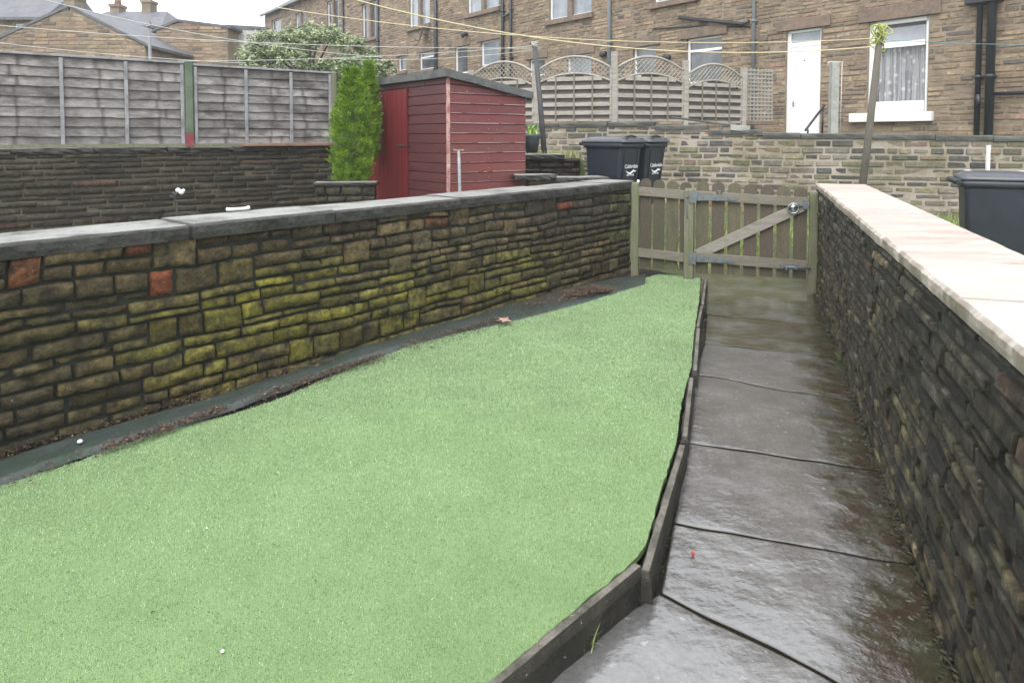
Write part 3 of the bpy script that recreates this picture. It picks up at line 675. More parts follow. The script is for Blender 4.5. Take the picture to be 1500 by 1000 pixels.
# litter
mb = MB(); r_ = random.Random(4)
def chip(mb, p, s, col, r_):
    a = r_.uniform(0, 6.28); e = r_.uniform(.2, .6); x = V((math.cos(a), math.sin(a), r_.uniform(-.25, .25))) * s; y = V((-math.sin(a), math.cos(a), r_.uniform(-.25, .25))) * s * e
    z = V((0, 0, .3 * s)); p = V(p)
    mb.add([p - x, p + y * .9, p + x, p - y, p + z], [(0, 3, 4), (3, 2, 4), (2, 1, 4), (1, 0, 4)], col)
lc = [(.035, .022, .015), (.09, .055, .035), (.02, .015, .012), (.16, .10, .06), (.07, .06, .035), (.30, .19, .13)]
for k in range(5200):
    u = r_.uniform(-2.5, LL - .2); f = u / LL
    p0 = LA + LD * u
    if r_.random() < .6: w = abs(r_.gauss(0, .07)) + .01
    else: w = r_.gauss(.36 if f < .85 else .3, .05)
    p = p0 + LN * w; p.z = .014 + r_.uniform(0, .016)
    chip(mb, p, r_.uniform(.004, .013), lc[min(5, int(abs(r_.gauss(0, 2.2))))], r_)
for pts, cnt, sg in ((((760, 455), (880, 430)), 900, .05), (((835, 437), (888, 429)), 2600, .055), (((590, 512), (740, 470)), 700, .025), (((380, 588), (560, 526)), 1100, .022), (((150, 668), (330, 606)), 900, .022), (((200, 610), (470, 535)), 500, .05), (((925, 402), (990, 398)), 300, .04)):
    A, B = gp(*pts[0]), gp(*pts[1])
    for k in range(cnt):
        p = A.lerp(B, r_.random()) + V((r_.gauss(0, sg), r_.gauss(0, sg), 0)); p.z = .030 + abs(r_.gauss(0, .012))
        if cnt == 2600: p.z += .03 * max(0, 1 - (p - A.lerp(B, .5)).length / .3)
        chip(mb, p, r_.uniform(.005, .02 if cnt == 2600 else .014), lc[min(5, int(abs(r_.gauss(0, 2.2))))], r_)
for k in range(70):
    p = V((r_.uniform(-2.4, 2.2), r_.uniform(2.2, 7.6), .012))
    if inside(np.array([p.x]), np.array([p.y]))[0]: chip(mb, p, r_.uniform(.003, .008), lc[r_.randrange(3)], r_)
tag(mb.build('leaf_litter', M['litter'], smooth=False), 'dark brown rotting leaf crumbs and bark strewn along the membrane and wall foot', 'leaf litter', kind='stuff')
# bits along the kerb and the right wall foot
mb = MB()
for k in range(1500):
    t = r_.random(); p = RB.lerp(RA, t * 1.35 - .35) + RN * (abs(r_.gauss(0, .02)) + .012); p.z = GZ + .006 + r_.uniform(0, .012)
    chip(mb, p, r_.uniform(.005, .016), r_.choice([(.02, .018, .013), (.035, .04, .014), (.05, .05, .03)]), r_)
KL = [gp(*p, GZ) for p in ((952, 868), (975, 780), (1004, 650), (1018, 550), (1030, 480), (1038, 410))]
for k in range(500):
    i = r_.randrange(len(KL) - 1); p = KL[i].lerp(KL[i + 1], r_.random()) + V((abs(r_.gauss(0, .012)), 0, 0)); p.z = GZ + .006
    chip(mb, p, r_.uniform(.003, .010), r_.choice([(.02, .018, .013), (.06, .045, .03), (.04, .05, .02)]), r_)
tag(mb.build('grit', M['litter'], smooth=False), 'damp black grit and moss crumbs caught along the foot of the right wall and the edging', 'grit', kind='stuff')

def leaf_shape(lobes, s):
    out = []
    for k in range(lobes * 2):
        a = math.pi * (.12 + 1.76 * k / (lobes * 2 - 1)) - math.pi * .5 - math.pi * .44
        rr = s * (1 if k % 2 == 0 else .45) * (1 - .12 * abs(k - lobes) / lobes)
        out.append((rr * math.cos(a + math.pi / 2 + math.pi * .44 + math.pi * .0), rr * math.sin(a + math.pi / 2 + math.pi * .44)))
    return out
mb = MB(); c0 = gp(741, 470, .04); o = leaf_shape(6, .10); vs = [c0 + V((x, y, .018 * sn(x * 30, y * 30, 1) + .012)) for x, y in o] + [c0 + V((0, 0, .02))]
k = len(o); mb.add(vs, [(i, i + 1, k) for i in range(k - 1)], (.42, .26, .22))
vs2 = [v + V((0, 0, -.0015)) for v in vs]; mb.add(vs2, [(i + 1, i, k) for i in range(k - 1)], (.3, .18, .15))
mb.tube([c0 + V((0, 0, .018)), c0 + V((.04, -.05, .012)), c0 + V((.06, -.09, .01))], .002, 5, (.2, .1, .08))
tag(mb.build('dead_leaf', M['litter'], smooth=False), 'large pinkish brown lobed dead leaf lying on the edge of the grass', 'leaf')
def pebble(px, py, z, s, mname, name, label, cat, sq=.7):
    c = gp(px, py, z) + V((0, 0, s * sq)); mb = MB(); bm = bmesh.new(); bmesh.ops.create_icosphere(bm, subdivisions=2, radius=s)
    for v in bm.verts: v.co *= 1 + .25 * sn(v.co.x / s * 1.3, v.co.y / s * 1.3, px); v.co.z *= sq
    bm.verts.index_update(); mb.add([c + v.co for v in bm.verts], [[v.index for v in f.verts] for f in bm.faces], smooth=True); bm.free()
    tag(mb.build(name, M[mname]), label, cat)
pebble(1015, 813, GZ, .0075, 'berry', 'berry', 'tiny red berry lying on the sixth flagstone of the path', 'berry', 1)
pebble(326, 955, .008, .006, 'white', 'pebble', 'small white chip on the grass at the bottom of the picture', 'pebble')
pebble(303, 774, .008, .004, 'white', 'pebble', 'small white chip in the middle of the left part of the grass', 'pebble')
pebble(117, 649, .03, .014, 'white', 'pebble', 'white pebble on the membrane at the foot of the mossy wall', 'pebble')
# weeds
def tuft(name, c, cnt, h, spread, cols, label, cat, seed, wd=.004, kind=None, lean=.5):
    r_ = random.Random(seed); mb = MB(); c = V(c)
    for k in range(cnt):
        a = r_.uniform(0, 6.28); rr = abs(r_.gauss(0, spread * .5)); p = c + V((rr * math.cos(a), rr * math.sin(a), 0)); hh = h * r_.uniform(.4, 1.1)
        b = r_.uniform(0, 6.28); l = hh * lean * r_.uniform(.2, 1.3); t1 = p + V((math.cos(b) * l * .35, math.sin(b) * l * .35, hh * .65)); t2 = p + V((math.cos(b) * l, math.sin(b) * l, hh))
        s_ = V((-math.sin(b), math.cos(b), 0)) * wd * r_.uniform(.6, 1.4)
        mb.add([p - s_, p + s_, t1 + s_ * .8, t1 - s_ * .8, t2], [(0, 1, 2, 3), (3, 2, 4)], r_.choice(cols))
    return tag(mb.build(name, M['leaf'], smooth=False), label, cat, kind=kind)
tuft('weed', gp(1231, 528, GZ), 26, .07, .035, [(.13, .2, .04), (.2, .26, .07)], 'small green weed in the joint at the foot of the right wall', 'weed', 1, .004, lean=.9)
tuft('weed', gp(862, 948, GZ), 14, .06, .03, [(.10, .17, .04), (.2, .24, .1)], 'tiny weed sprouting at the foot of the diagonal edging stone', 'weed', 2, .002, lean=1.2)

# ------------------------------------------------------------------ picket fence and gate
def picket(mb, p, d, w, z0, z1, th=.02, col=(1, 1, 1)):       # round-topped board
    n = V((-d.y, d.x, 0)); out = [(-w / 2, z0), (w / 2, z0)]; r = w / 2
    for k in range(9): a = math.pi * k / 8; out.append((r * math.cos(a), z1 - r * .85 + r * .85 * math.sin(a)))
    m = len(out); vs = [p + d * x + n * (s * th / 2) + V((0, 0, z)) for s in (-1, 1) for x, z in out]
    q_ = random.Random(int(p.x * 1000)); col = mixc((.115, .105, .062), (.115, .085, .068), q_.random()); k_ = q_.uniform(.6, 1.15); col = tuple(c * k_ for c in col)
    mb.add(vs, [tuple(range(m)), tuple(reversed(range(m, 2 * m)))] + [(i, m + i, m + (i + 1) % m, (i + 1) % m) for i in range(m)], col)
PA = at(931, 300, 8.0); PA.z = 0; PB = at(1010, 300, 7.78); PB.z = 0; PC = at(1189, 300, 7.40); PC.z = 0
fe = thing('picket_fence', 'short weathered round-topped picket fence between the mossy wall and the gate', 'fence', tuple(PA))
dF = (PB - PA).normalized(); nF = V((-dF.y, dF.x, 0)) * -1      # towards the camera
def post(p, w, z0, z1, name, parent, m, d):
    mb = MB(); n = V((-d.y, d.x, 0)); mb.box(p + V((0, 0, (z0 + z1) / 2)), (w, w, z1 - z0), (d, n, V((0, 0, 1))), bev=.008)
    mb.box(p + V((0, 0, z1 + .012)), (w * .97, w * .97, .02), (d, n, V((0, 0, 1))), taper=.8)
    return mb.build(name, m, parent)
post(PA, .085, -.2, 1.05, 'post', fe, M['post_wood'], dF)
post(PB, .105, -.2, 1.0, 'post', fe, M['post_wood'], dF)
LFP = (PB - PA).length
for k in range(4):
    mb = MB(); u = .115 + .150 * k; picket(mb, PA + dF * u - nF * .012, dF, .126, .09, 1.12 - .01 * k, .02); mb.build('picket', M['gate_wood'], fe)
for z in (.975, .27):
    mb = MB(); mb.beam(PA + dF * .03 + nF * .018 + V((0, 0, z)), PB - dF * .03 + nF * .018 + V((0, 0, z - .03)), .035, .10, bev=.004); mb.build('rail', M['rail_wood'], fe)
# hook hanging on post
mb = MB(); hb = PB + nF * .062; q = dF * -.02
mb.tube([hb + q + V((0, 0, .92)), hb + q + V((0, 0, .90)) + nF * .01, hb + q + V((0, 0, .72)) + nF * .008, hb + q + V((0, 0, .69)) + dF * .012], .006, 6); mb.tube([hb + q + V((0, 0, .93)) + nF * (-.01), hb + q + V((0, 0, .93)) + nF * .018], .012, 8)
mb.build('hook', M['galv'], fe)
gd = (PC - PB).normalized(); gn = V((gd.y, -gd.x, 0)); G0 = PB + gd * .075; G1 = PC - gd * .045; GLN = (G1 - G0).length
ga = thing('garden_gate', 'weathered wooden picket gate with diagonal brace and steel strap hinges', 'gate', tuple(G0))
gp_ = lambda u, z, o=0: G0 + gd * u + gn * o + V((0, 0, z))
for k in range(7):
    mb = MB(); u = .065 + (GLN - .13) * k / 6; picket(mb, gp_(u, 0, -.012), gd, .136, .07, 1.105 - .045 * k / 6 + .006 * sn(k * 3.3, 1), .02); mb.build('picket', M['gate_wood'], ga)
def grail(z, z2, h, a=0, b=None):
    mb = MB(); mb.beam(gp_(a, z, .02), gp_(b or GLN, z2, .02), .038, h, bev=.004); return mb.build('rail', M['rail_wood'], ga)
grail(.945, .90, .10); grail(.255, .22, .105)
mb = MB(); mb.beam(gp_(.02, .285, .0165), gp_(GLN - .015, .875, .0165), .036, .112, bev=.004); mb.build('brace', M['brace_wood'], ga)
for z, L in ((.93, .42), (.245, .40)):
    mb = MB(); a, b = gp_(-.11, z, .062), gp_(L, z - .014, .0445)
    n = gn; t = .004
    vs = []
    for s in (0, 1):
        o = .045 + s * t
        vs += [gp_(.0, z - .042, o), gp_(.03, z - .04, o), gp_(L, z - .030, o), gp_(L + .015, z - .012, o), gp_(L, z + .004, o), gp_(.03, z + .032, o), gp_(.0, z + .036, o)]
    m = 7; mb.add(vs, [tuple(range(7)), tuple(reversed(range(7, 14)))] + [(i, m + i, m + (i + 1) % m, (i + 1) % m) for i in range(m)])
    mb.box(gp_(-.035, z, .062), (.075, .006, .13), (gd, gn, V((0, 0, 1)))); mb.tube([gp_(0, z - .06, .055), gp_(0, z + .06, .055)], .010, 8)
    for q in (.07, .2, .34): mb.tube([gp_(q, z - .006, .048), gp_(q, z - .006, .056)], .009, 6)
    mb.build('hinge', M['galv'], ga)
mb = MB(); c = gp_(GLN - .14, .845, .055)
ring = [c + gn * .012 + gd * (.052 * math.cos(t)) + V((0, 0, .052 * math.sin(t) - .01)) for t in [2 * math.pi * i / 20 for i in range(21)]]
mb.tube(ring, .0075, 8, cap=False); mb.tube([c + gn * -.01, c + gn * .012], .045, 16)
mb.build('ring_handle', M['chrome'], ga)
mb = MB(); mb.beam(gp_(GLN - .16, .875, .05), gp_(GLN + .02, .875, .05), .02, .035, bev=.003); mb.box(gp_(GLN - .02, .88, .052), (.045, .03, .10), (gd, gn, V((0, 0, 1))), bev=.003); mb.build('latch', M['galv'], ga)
mb = MB(); mb.tube([gp_(GLN - .26, .205, .062), gp_(GLN + .04, .200, .062)], .011, 8); mb.box(gp_(GLN - .17, .205, .047), (.17, .006, .055), (gd, gn, V((0, 0, 1))))
for q in (-.24, -.1): mb.box(gp_(GLN + q, .205, .06), (.022, .03, .04), (gd, gn, V((0, 0, 1))))
mb.tube([gp_(GLN - .2, .2, .068), gp_(GLN - .2, .16, .085)], .007, 6); mb.build('bolt', M['galv'], ga)
mb = MB(); mb.tube([gp_(.22, .975, .045), gp_(.22, 1.0, .06), gp_(.27, 1.0, .06), gp_(.27, .975, .045)], .006, 6); mb.build('staple', M['galv'], ga)
gpst = tag(post(PC + gd * .02, .085, -.25, .985, 'gate_post', None, M['post_wood'], gd), 'weathered wooden gate post against the end of the right wall', 'gate post')

# ------------------------------------------------------------------ rear-left wall and panel fence
def dark_col(u, z, r):
    c = mixc((.045, .042, .038), (.085, .075, .05), r.random()); 
    if r.random() < .4: c = mixc(c, (.13, .125, .065), r.random() * (.4 + .6 * sstep(2.5, 4, u)))
    if r.random() < .04: c = (.13, .08, .055)
    q_ = r.uniform(.6, 1.4) * .7; return tuple(k * q_ for k in c)
SE = SL + 1.2; szt = lambda u: 1.44 + .0 * u
sw = thing('garden_wall', 'long dark weathered stone wall under the grey panel fence at the back left', 'stone wall', tuple(S0))
mb = MB(); stones(mb, S0, SD, SN, coursed(-2, SE, .2, 1.38, (.06, .10), (.22, .55), random.Random(21)), dark_col, 21, .012, (.005, .03), .07, .007, warp=.01); mb.build('stonework', M['near_stone'], sw)
mb = MB(); mb.box(S0 + SD * (SE / 2 - 1) - SN * .15 + V((0, 0, .79)), (SE + 2, .3, 1.18), (SD, SN, V((0, 0, 1)))); mb.build('mortar', M['mortar_back'], sw)
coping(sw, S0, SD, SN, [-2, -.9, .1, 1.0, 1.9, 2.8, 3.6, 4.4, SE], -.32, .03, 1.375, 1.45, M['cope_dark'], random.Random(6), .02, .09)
def upx(px, P=S0, d=SD):                                       # distance along the line where a pixel column crosses it
    r = ray(px, 200); k = r.x / r.y; return -(P.x - k * P.y) / (d.x - k * d.y)
fz0, fz1 = 1.47, 2.68
sf = thing('panel_fence', 'grey weathered lap panel fence with a green post standing on the back left wall', 'fence', tuple(S0 + V((0, 0, 1.45))))
uG = upx(280); uE = upx(490)
Fo = S0 - SN * .12
def lap_panel(a, b, z0, z1, seed):
    r_ = random.Random(seed); mb = MB(); k = 9; hh = (z1 - z0) / k; nn = 110; kn = [a + (b - a) * (q + r_.uniform(.35, .65)) / 3 for q in range(3)]
    for i in range(k):
        zb = z0 + hh * i; off = r_.uniform(0, 50); vs = []; cs = []; tone = r_.uniform(.75, 1.2); kj = [x + r_.gauss(0, .025) for x in kn] + [r_.uniform(a, b)]; kw = [r_.uniform(.012, .035) for x in kj]; wrm = r_.uniform(0, .05)
        for j in range(nn + 1):
            u = a + (b - a) * j / nn; wv = .012 * sn(u * 3, 0, off) + .004 * sn(u * 11, 0, off)
            vs.append(Fo + SD * u + SN * .034 + V((0, 0, zb + wv))); vs.append(Fo + SD * u + SN * .006 + V((0, 0, zb + hh + .02)))
            vs.append(Fo + SD * u + SN * .012 + V((0, 0, zb + wv)))
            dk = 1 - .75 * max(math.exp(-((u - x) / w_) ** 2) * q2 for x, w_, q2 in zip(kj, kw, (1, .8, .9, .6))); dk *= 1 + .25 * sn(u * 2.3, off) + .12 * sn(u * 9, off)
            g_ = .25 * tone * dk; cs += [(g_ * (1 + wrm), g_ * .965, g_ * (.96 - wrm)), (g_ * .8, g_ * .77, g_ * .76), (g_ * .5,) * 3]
        fs = []
        for j in range(nn): fs += [(3 * j, 3 * j + 3, 3 * j + 4, 3 * j + 1), (3 * j + 2, 3 * j + 5, 3 * j + 3, 3 * j)]
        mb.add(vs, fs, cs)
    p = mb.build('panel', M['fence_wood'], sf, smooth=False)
    return p
def battens(pan, us, z0, z1):
    for u in us:
        mb = MB(); mb.box(Fo + SD * u + SN * .04 + V((0, 0, (z0 + z1) / 2)), (.045, .03, z1 - z0), (SD, SN, V((0, 0, 1))), bev=.004); mb.build('batten', M['batten'], pan)
b0 = upx(93); b1 = upx(188)
p1 = lap_panel(uG - .08 - 3 * (b1 - b0), uG - .06, fz0, fz1 - .04, 1); battens(p1, [b0 - (b1 - b0) * .98, b0, b1, uG - .09], fz0 + .02, fz1 - .05)
p2 = lap_panel(uG + .06, uE, fz0, fz1 - .06, 2); battens(p2, [uG + .09, upx(364), upx(430), upx(487)], fz0 + .02, fz1 - .07)
p0 = lap_panel(uG - .2 - 6 * (b1 - b0), uG - .12 - 3 * (b1 - b0), fz0, fz1 - .04, 3)
for a, b, t in ((-4, uG - .05, fz1), (uG + .05, uE + .02, fz1 - .02)):
    mb = MB(); mb.beam(Fo + SD * a + SN * .02 + V((0, 0, t - .02)), Fo + SD * b + SN * .02 + V((0, 0, t - .02)), .07, .03, bev=.004); mb.build('cap_rail', M['batten'], sf)
mb = MB(); mb.beam(Fo + SD * -2 + SN * .03 + V((0, 0, fz0 - .0)), Fo + SD * (uE) + SN * .03 + V((0, 0, fz0 - .0)), .05, .05); mb.build('gravel_board', M['post_wood'], sf)
mb = MB(); mb.box(Fo + SD * uG + SN * .03 + V((0, 0, (1.45 + fz1 + .02) / 2 + .1)), (.10, .10, fz1 - 1.45 - .18), (SD, SN, V((0, 0, 1))), bev=.01); ps = mb.build('post', M['green_post'], sf)
mb = MB(); mb.box(Fo + SD * uG + SN * .031 + V((0, 0, 1.45 + .1)), (.101, .101, .2), (SD, SN, V((0, 0, 1))), bev=.008); mb.build('painted_foot', M['red_paint'], ps)
mb = MB(); mb.box(Fo + SD * (uE + .03) + SN * .03 + V((0, 0, 2.05)), (.08, .08, 1.2), (SD, SN, V((0, 0, 1))), bev=.01); mb.build('post', M['post_wood'], sf)
mb = MB(); mb.beam(S0 + SD * upx(354) + SN * .02 + V((0, 0, 1.475)), S0 + SD * upx(484) + SN * .02 + V((0, 0, 1.475)), .14, .045, bev=.006)
tag(mb.build('plank', M['rust_plank']), 'reddish brown timber plank lying on the dark back wall coping below the fence', 'plank')

# small planter wall by the conifer
cp = pl(at(517, 266, 8.75))
mb = MB(); pw = thing('planter', 'low stone planter holding the conifer beside the red shed', 'planter', (cp.x, cp.y, .38))
pd = V((.99, .1, 0)).normalized(); pn = V((pd.y, -pd.x, 0)); pz = at(517, 267, 8.5).z
stones(mb, cp - pd * .42 + pn * .25, pd, pn, coursed(0, .72, .35, pz - .04, (.07, .1), (.15, .3), random.Random(2)), dark_col, 4, .01, (.005, .02), .06, .006)
mb.box(cp - pd * .06 + pn * .14 + V((0, 0, (.2 + pz - .04) / 2)), (.71, .2, pz - .04 - .2), (pd, pn, V((0, 0, 1))), (.02, .019, .015)); mb.build('stonework', M['near_stone'], pw)
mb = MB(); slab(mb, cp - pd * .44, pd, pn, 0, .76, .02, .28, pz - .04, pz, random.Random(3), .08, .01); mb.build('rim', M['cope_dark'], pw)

# ------------------------------------------------------------------ shed
C0 = pl(at(657, 200, 8.5)); a_ = V((-.6, .8, 0)); b_ = V((.8, .6, 0))   # front goes left-away, side goes right-away
LFt = 2.25; LSd = 1.18; zt = at(657, 107, 8.5).z; zlow = zt - .24; zb = .42
sh = thing('shed', 'small red painted wooden shed with a sloping grey felt roof', 'shed', (C0.x, C0.y, zb))
nf = V((-b_.x, -b_.y, 0)); ns = V((-a_.x, -a_.y, 0))
nf = V((-.8, -.6, 0)); ns = V((.6, -.8, 0))
def boards(mb, P, d, n, L, z0, topf, hh=.122, u0=0):
    z = z0; q_ = random.Random(int(L * 100))
    while z < max(topf(u0), topf(L)):
        zl = min(z + hh, 9); A = lambda u, zz, o: P + d * u + n * o + V((0, 0, min(zz, topf(u))))
        if min(z, topf(L)) < topf(L) or min(z, topf(u0)) < topf(u0):
            mb.add([A(u0, z, .016), A(L, z, .016), A(L, zl - .018, .011), A(u0, zl - .018, .011), A(u0, zl, -.002), A(L, zl, -.002), A(u0, z, 0), A(L, z, 0)], [(0, 1, 2, 3), (3, 2, 5, 4), (6, 7, 1, 0)], tuple(c * q_.uniform(.85, 1.15) for c in (.135, .028, .026)))
        z += hh
sidetop = lambda u: zt - .21 * u / LSd
mb = MB(); boards(mb, C0, a_, nf, LFt, zb, lambda u: zt - .05, u0=LFt * .43); boards(mb, C0, a_, nf, LFt * .43, zb, lambda u: zt - .05)
mb.build('front_wall', M['shed_front'], sh)
mb = MB(); boards(mb, C0, b_, ns, LSd, zb, sidetop); z = zb + .122; r_ = random.Random(8)
while z < zt - .06:                                           # paint worn pale along the lower edge of each board, pale nail heads
    u = .02
    while u < LSd - .02:
        l = r_.uniform(.05, .45); e = min(u + l, LSd - .01)
        if z + .004 < sidetop(e) - .02 and z < zt - .16:
            mb.box(C0 + b_ * ((u + e) / 2) + ns * .0165 + V((0, 0, z + .003)), (e - u, .004, r_.uniform(.003, .011)), (b_, ns, V((0, 0, 1))), (.40, .30, .27))
        u = e + (r_.uniform(.0, .10) if r_.random() < .7 else 0)
    for k in range(3):
        u = LSd * (.04 + .46 * k); 
        if z + .06 < sidetop(u): mb.box(C0 + b_ * u + ns * .0155 + V((0, 0, z + .05)), (.010, .004, .010), (b_, ns, V((0, 0, 1))), (.30, .2, .18))
    z += .122
mb.build('side_wall', M['shed_side'], sh)
mb = MB(); mb.box(C0 + a_ * LFt / 2 + b_ * LSd / 2 + V((0, 0, (zb + zt - .34) / 2)), (LFt - .01, LSd - .01, zt - .34 - zb), (a_, b_, V((0, 0, 1)))); 
mb.build('back_wall', M['shed_front'], sh)
mb = MB(); mb.box(C0 + nf * .010 + ns * .010 + V((0, 0, (zb + zt - .06) / 2)), (.034, .034, zt - .06 - zb), (a_, b_, V((0, 0, 1)))); mb.build('corner_trim', M['shed_edge'], sh)
# door
du0, du1 = LFt * .44, LFt * .985
mb = MB(); nb = 9
for k in range(nb):
    a = du0 + (du1 - du0) * k / nb; b = du0 + (du1 - du0) * (k + 1) / nb - .006
    mb.box(C0 + a_ * (a + b) / 2 + nf * .03 + V((0, 0, (zb + zt - .14) / 2)), (b - a, .024, zt - .14 - zb), (a_, nf, V((0, 0, 1))))
mb.box(C0 + a_ * (du0 + du1) / 2 + nf * .024 + V((0, 0, (zb + zt - .14) / 2)), (du1 - du0 - .01, .012, zt - .15 - zb), (a_, nf, V((0, 0, 1))))
dr = mb.build('door', M['shed_door'], sh)
mb = MB(); zq = at(640, 213, 9.3).z; mb.beam(C0 + a_ * (du0 - .04) + nf * .05 + V((0, 0, zq)), C0 + a_ * (du0 + .28) + nf * .05 + V((0, 0, zq)), .012, .018); mb.build('bolt', M['dark_pole'], dr)
mb = MB(); hq = C0 + a_ * .55 + nf * .02 + V((0, 0, zt - .16)); mb.tube([hq + V((0, 0, .08)), hq + nf * .02, hq + nf * .05 + V((0, 0, -.02)), hq + nf * .05 + V((0, 0, .02))], .006, 6); mb.build('hook', M['dark_pole'], sh)
# roof: draped felt
mb = MB(); nu, nw = 30, 14; vs = []; ov = .08
for i in range(nu + 1):
    for j in range(nw + 1):
        u = -ov + (LFt + 2 * ov) * i / nu; w = -ov + (LSd + 2 * ov) * j / nw
        z = zt + .035 - .21 * w / LSd + .006 * sn(u * 5, w * 5) + (.012 * sn(u * 9, 1) if j in (0, nw) else 0)
        vs.append(C0 + a_ * u + b_ * w + V((0, 0, z)))
m = nw + 1; fs = [(i * m + j, i * m + j + 1, (i + 1) * m + j + 1, (i + 1) * m + j) for i in range(nu) for j in range(nw)]
per = [(i, 0) for i in range(nu + 1)] + [(nu, j) for j in range(1, nw + 1)] + [(i, nw) for i in range(nu - 1, -1, -1)] + [(0, j) for j in range(nw - 1, 0, -1)]
o = len(vs)
for (i, j) in per: vs.append(V(vs[i * m + j]) + V((0, 0, -.095 + .014 * sn(i * .9, j * .9, 4))))
L = len(per); fs += [(per[k][0] * m + per[k][1], o + k, o + (k + 1) % L, per[(k + 1) % L][0] * m + per[(k + 1) % L][1]) for k in range(L)]; fs.append(tuple(range(o, o + L)))
mb.add(vs, fs, smooth=False); mb.build('roof', M['felt'], sh)
# spade leaning at shed
sp = at(675, 275, 8.3); spt = at(672, 221, 8.42); mb = MB()
tl = thing('garden_tool', 'old wooden-handled garden tool leaning on the side of the red shed', 'garden tool', (sp.x, sp.y, .45))
mb.tube([V((sp.x, sp.y - .0, .5)), spt], [.020, .018], 8); mb.build('shaft', M['batten'], tl)
mb = MB(); mb.tube([spt - V((.065, 0, -.005)), spt, spt + V((.065, 0, .005))], .016, 8); mb.build('grip', M['rust_plank'], tl)

# ------------------------------------------------------------------ conifer
def conifer(loc, h, w, label, seed):
    r_ = random.Random(seed); t = thing('conifer', label, 'tree', tuple(loc)); mb = MB(); L = V(loc); n_ = int(2700 * w * h)
    for k in range(n_):
        f = r_.random(); a = r_.uniform(0, 6.28)
        prof = (.86 + .14 * math.sin(f * 3.14)) * (1 - sstep(.45, 1.05, f) * .62)
        lump = sn(math.cos(a) * 2.0 + seed, math.sin(a) * 2.0, f * 9 * h); prof *= 1 + .55 * lump
        rr = w / 2 * prof * r_.uniform(.5, .92); c = V((rr * math.cos(a), rr * math.sin(a), h * f * .95))
        out = V((math.cos(a), math.sin(a), 0)); up = (out * r_.uniform(.3, .9) + V((0, 0, 1)) + V((r_.gauss(0, .2), r_.gauss(0, .2), 0))).normalized()
        sz = r_.uniform(.045, .09); sd = V((-math.sin(a), math.cos(a), 0)); br = max(0, min(1, .5 + lump * .9 + r_.gauss(0, .2)))  # hollows between lumps get darker green, their shade painted into the leaves
        for q in range(26):
            g_ = r_.gauss(0, .5); d = (up + sd * g_ * .8 + out * r_.gauss(0, .35)).normalized(); p = L + c + up * sz * r_.uniform(-.3, .5) + sd * g_ * sz * .35
            l = r_.uniform(.2, .55) * sz; s_ = d.cross(V((r_.uniform(-1, 1), r_.uniform(-1, 1), .2))).normalized() * r_.uniform(.002, .0042)
            g = mixc((.03, .085, .008), (.25, .41, .03), r_.random() * .5 + br * .5)
            mb.add([p - s_ * .4, p + d * l * .5 - s_, p + d * l, p + d * l * .5 + s_, p + s_ * .4], [(0, 1, 3, 4), (1, 2, 3)], g)
    mb.build('crown', M['leaf'], t, smooth=False)
    mb = MB(); mb.tube([L + V((0, 0, -.1)), L + V((.01, 0, h * .5)), L + V((0, 0, h * .93))], [.035, .02, .006], 7); mb.build('trunk', M['bark'], t)
cb = at(517, 266, 9.0); ctop = at(525, 92, 9.0)
conifer((cb.x, cb.y, cb.z), ctop.z - cb.z, .60, 'bright green narrow conifer between the panel fence and the red shed', 4)
c2 = at(541, 200, 9.7); conifer((c2.x, c2.y, 1.3), at(541, 84, 9.7).z - 1.3, .34, 'slim bright green conifer tip rising behind the bigger conifer, at the shed roof corner', 6)

# bush over the fence
def leafy(name, label, cat, c, rad, nclump, nleaf, ls, cols, seed, zflat=1.0, trunk=True, clumps=None):
    r_ = random.Random(seed); c = V(c); t = thing(name, label, cat, (c.x, c.y, 1.15)); mb = MB()
    cs = []
    for k in range(nclump):
        while True:
            q = V((r_.uniform(-1, 1), r_.uniform(-1, 1), r_.uniform(-1, 1)))
            if q.length < 1: break
        q = q.normalized() * (q.length ** .45); cs.append((V((q.x * rad[0], q.y * rad[1], q.z * rad[2] * zflat)), r_.uniform(.14, .3) * min(rad[0], rad[2]) * .8, r_.random()))
    for p0, s, br in cs:
        for q in range(nleaf):
            o = V((r_.gauss(0, s * .6), r_.gauss(0, s * .6), r_.gauss(0, s * .45))); p = c + p0 + o
            nn = (V((0, -.2, .9)) + V((r_.gauss(0, .5), r_.gauss(0, .5), r_.gauss(0, .3)))).normalized()
            x = nn.cross(V((r_.gauss(0, 1), r_.gauss(0, 1), r_.gauss(0, 1)))).normalized(); y = nn.cross(x); l = ls * r_.uniform(.6, 1.3)
            mb.add([p - x * l, p - y * l * .42, p + x * l, p + y * l * .42], [(0, 1, 2, 3)], mixc(cols[0], cols[1], br * .5 + r_.random() * .5))
    mb.build('foliage', M['leaf'], t, smooth=False); mb = MB()
    for k in range(7):
        p0 = cs[k * 3][0]; mb.tube([V((c.x + .05 * k, c.y, 1.1)), c + p0 * .4 - V((0, 0, rad[2] * .3)), c + p0 * .9], [.05, .03, .01], 6)
    mb.build('stems', M['bark'], t)
bc = at(452, 82, 15.5); leafy('bush', 'pale green rounded leafy bush rising behind the panel fence', 'bush', (bc.x, bc.y, bc.z - .15), (1.5, 1.0, .78), 190, 130, .042, ((.10, .15, .06), (.36, .42, .24)), 3)
bc = at(535, 92, 14.0); leafy('bush', 'low spreading pale shrub behind the conifer tip, beside the larger bush', 'bush', (bc.x, bc.y, bc.z - .12), (.62, .5, .24), 46, 80, .038, ((.12, .17, .07), (.36, .42, .26)), 13)

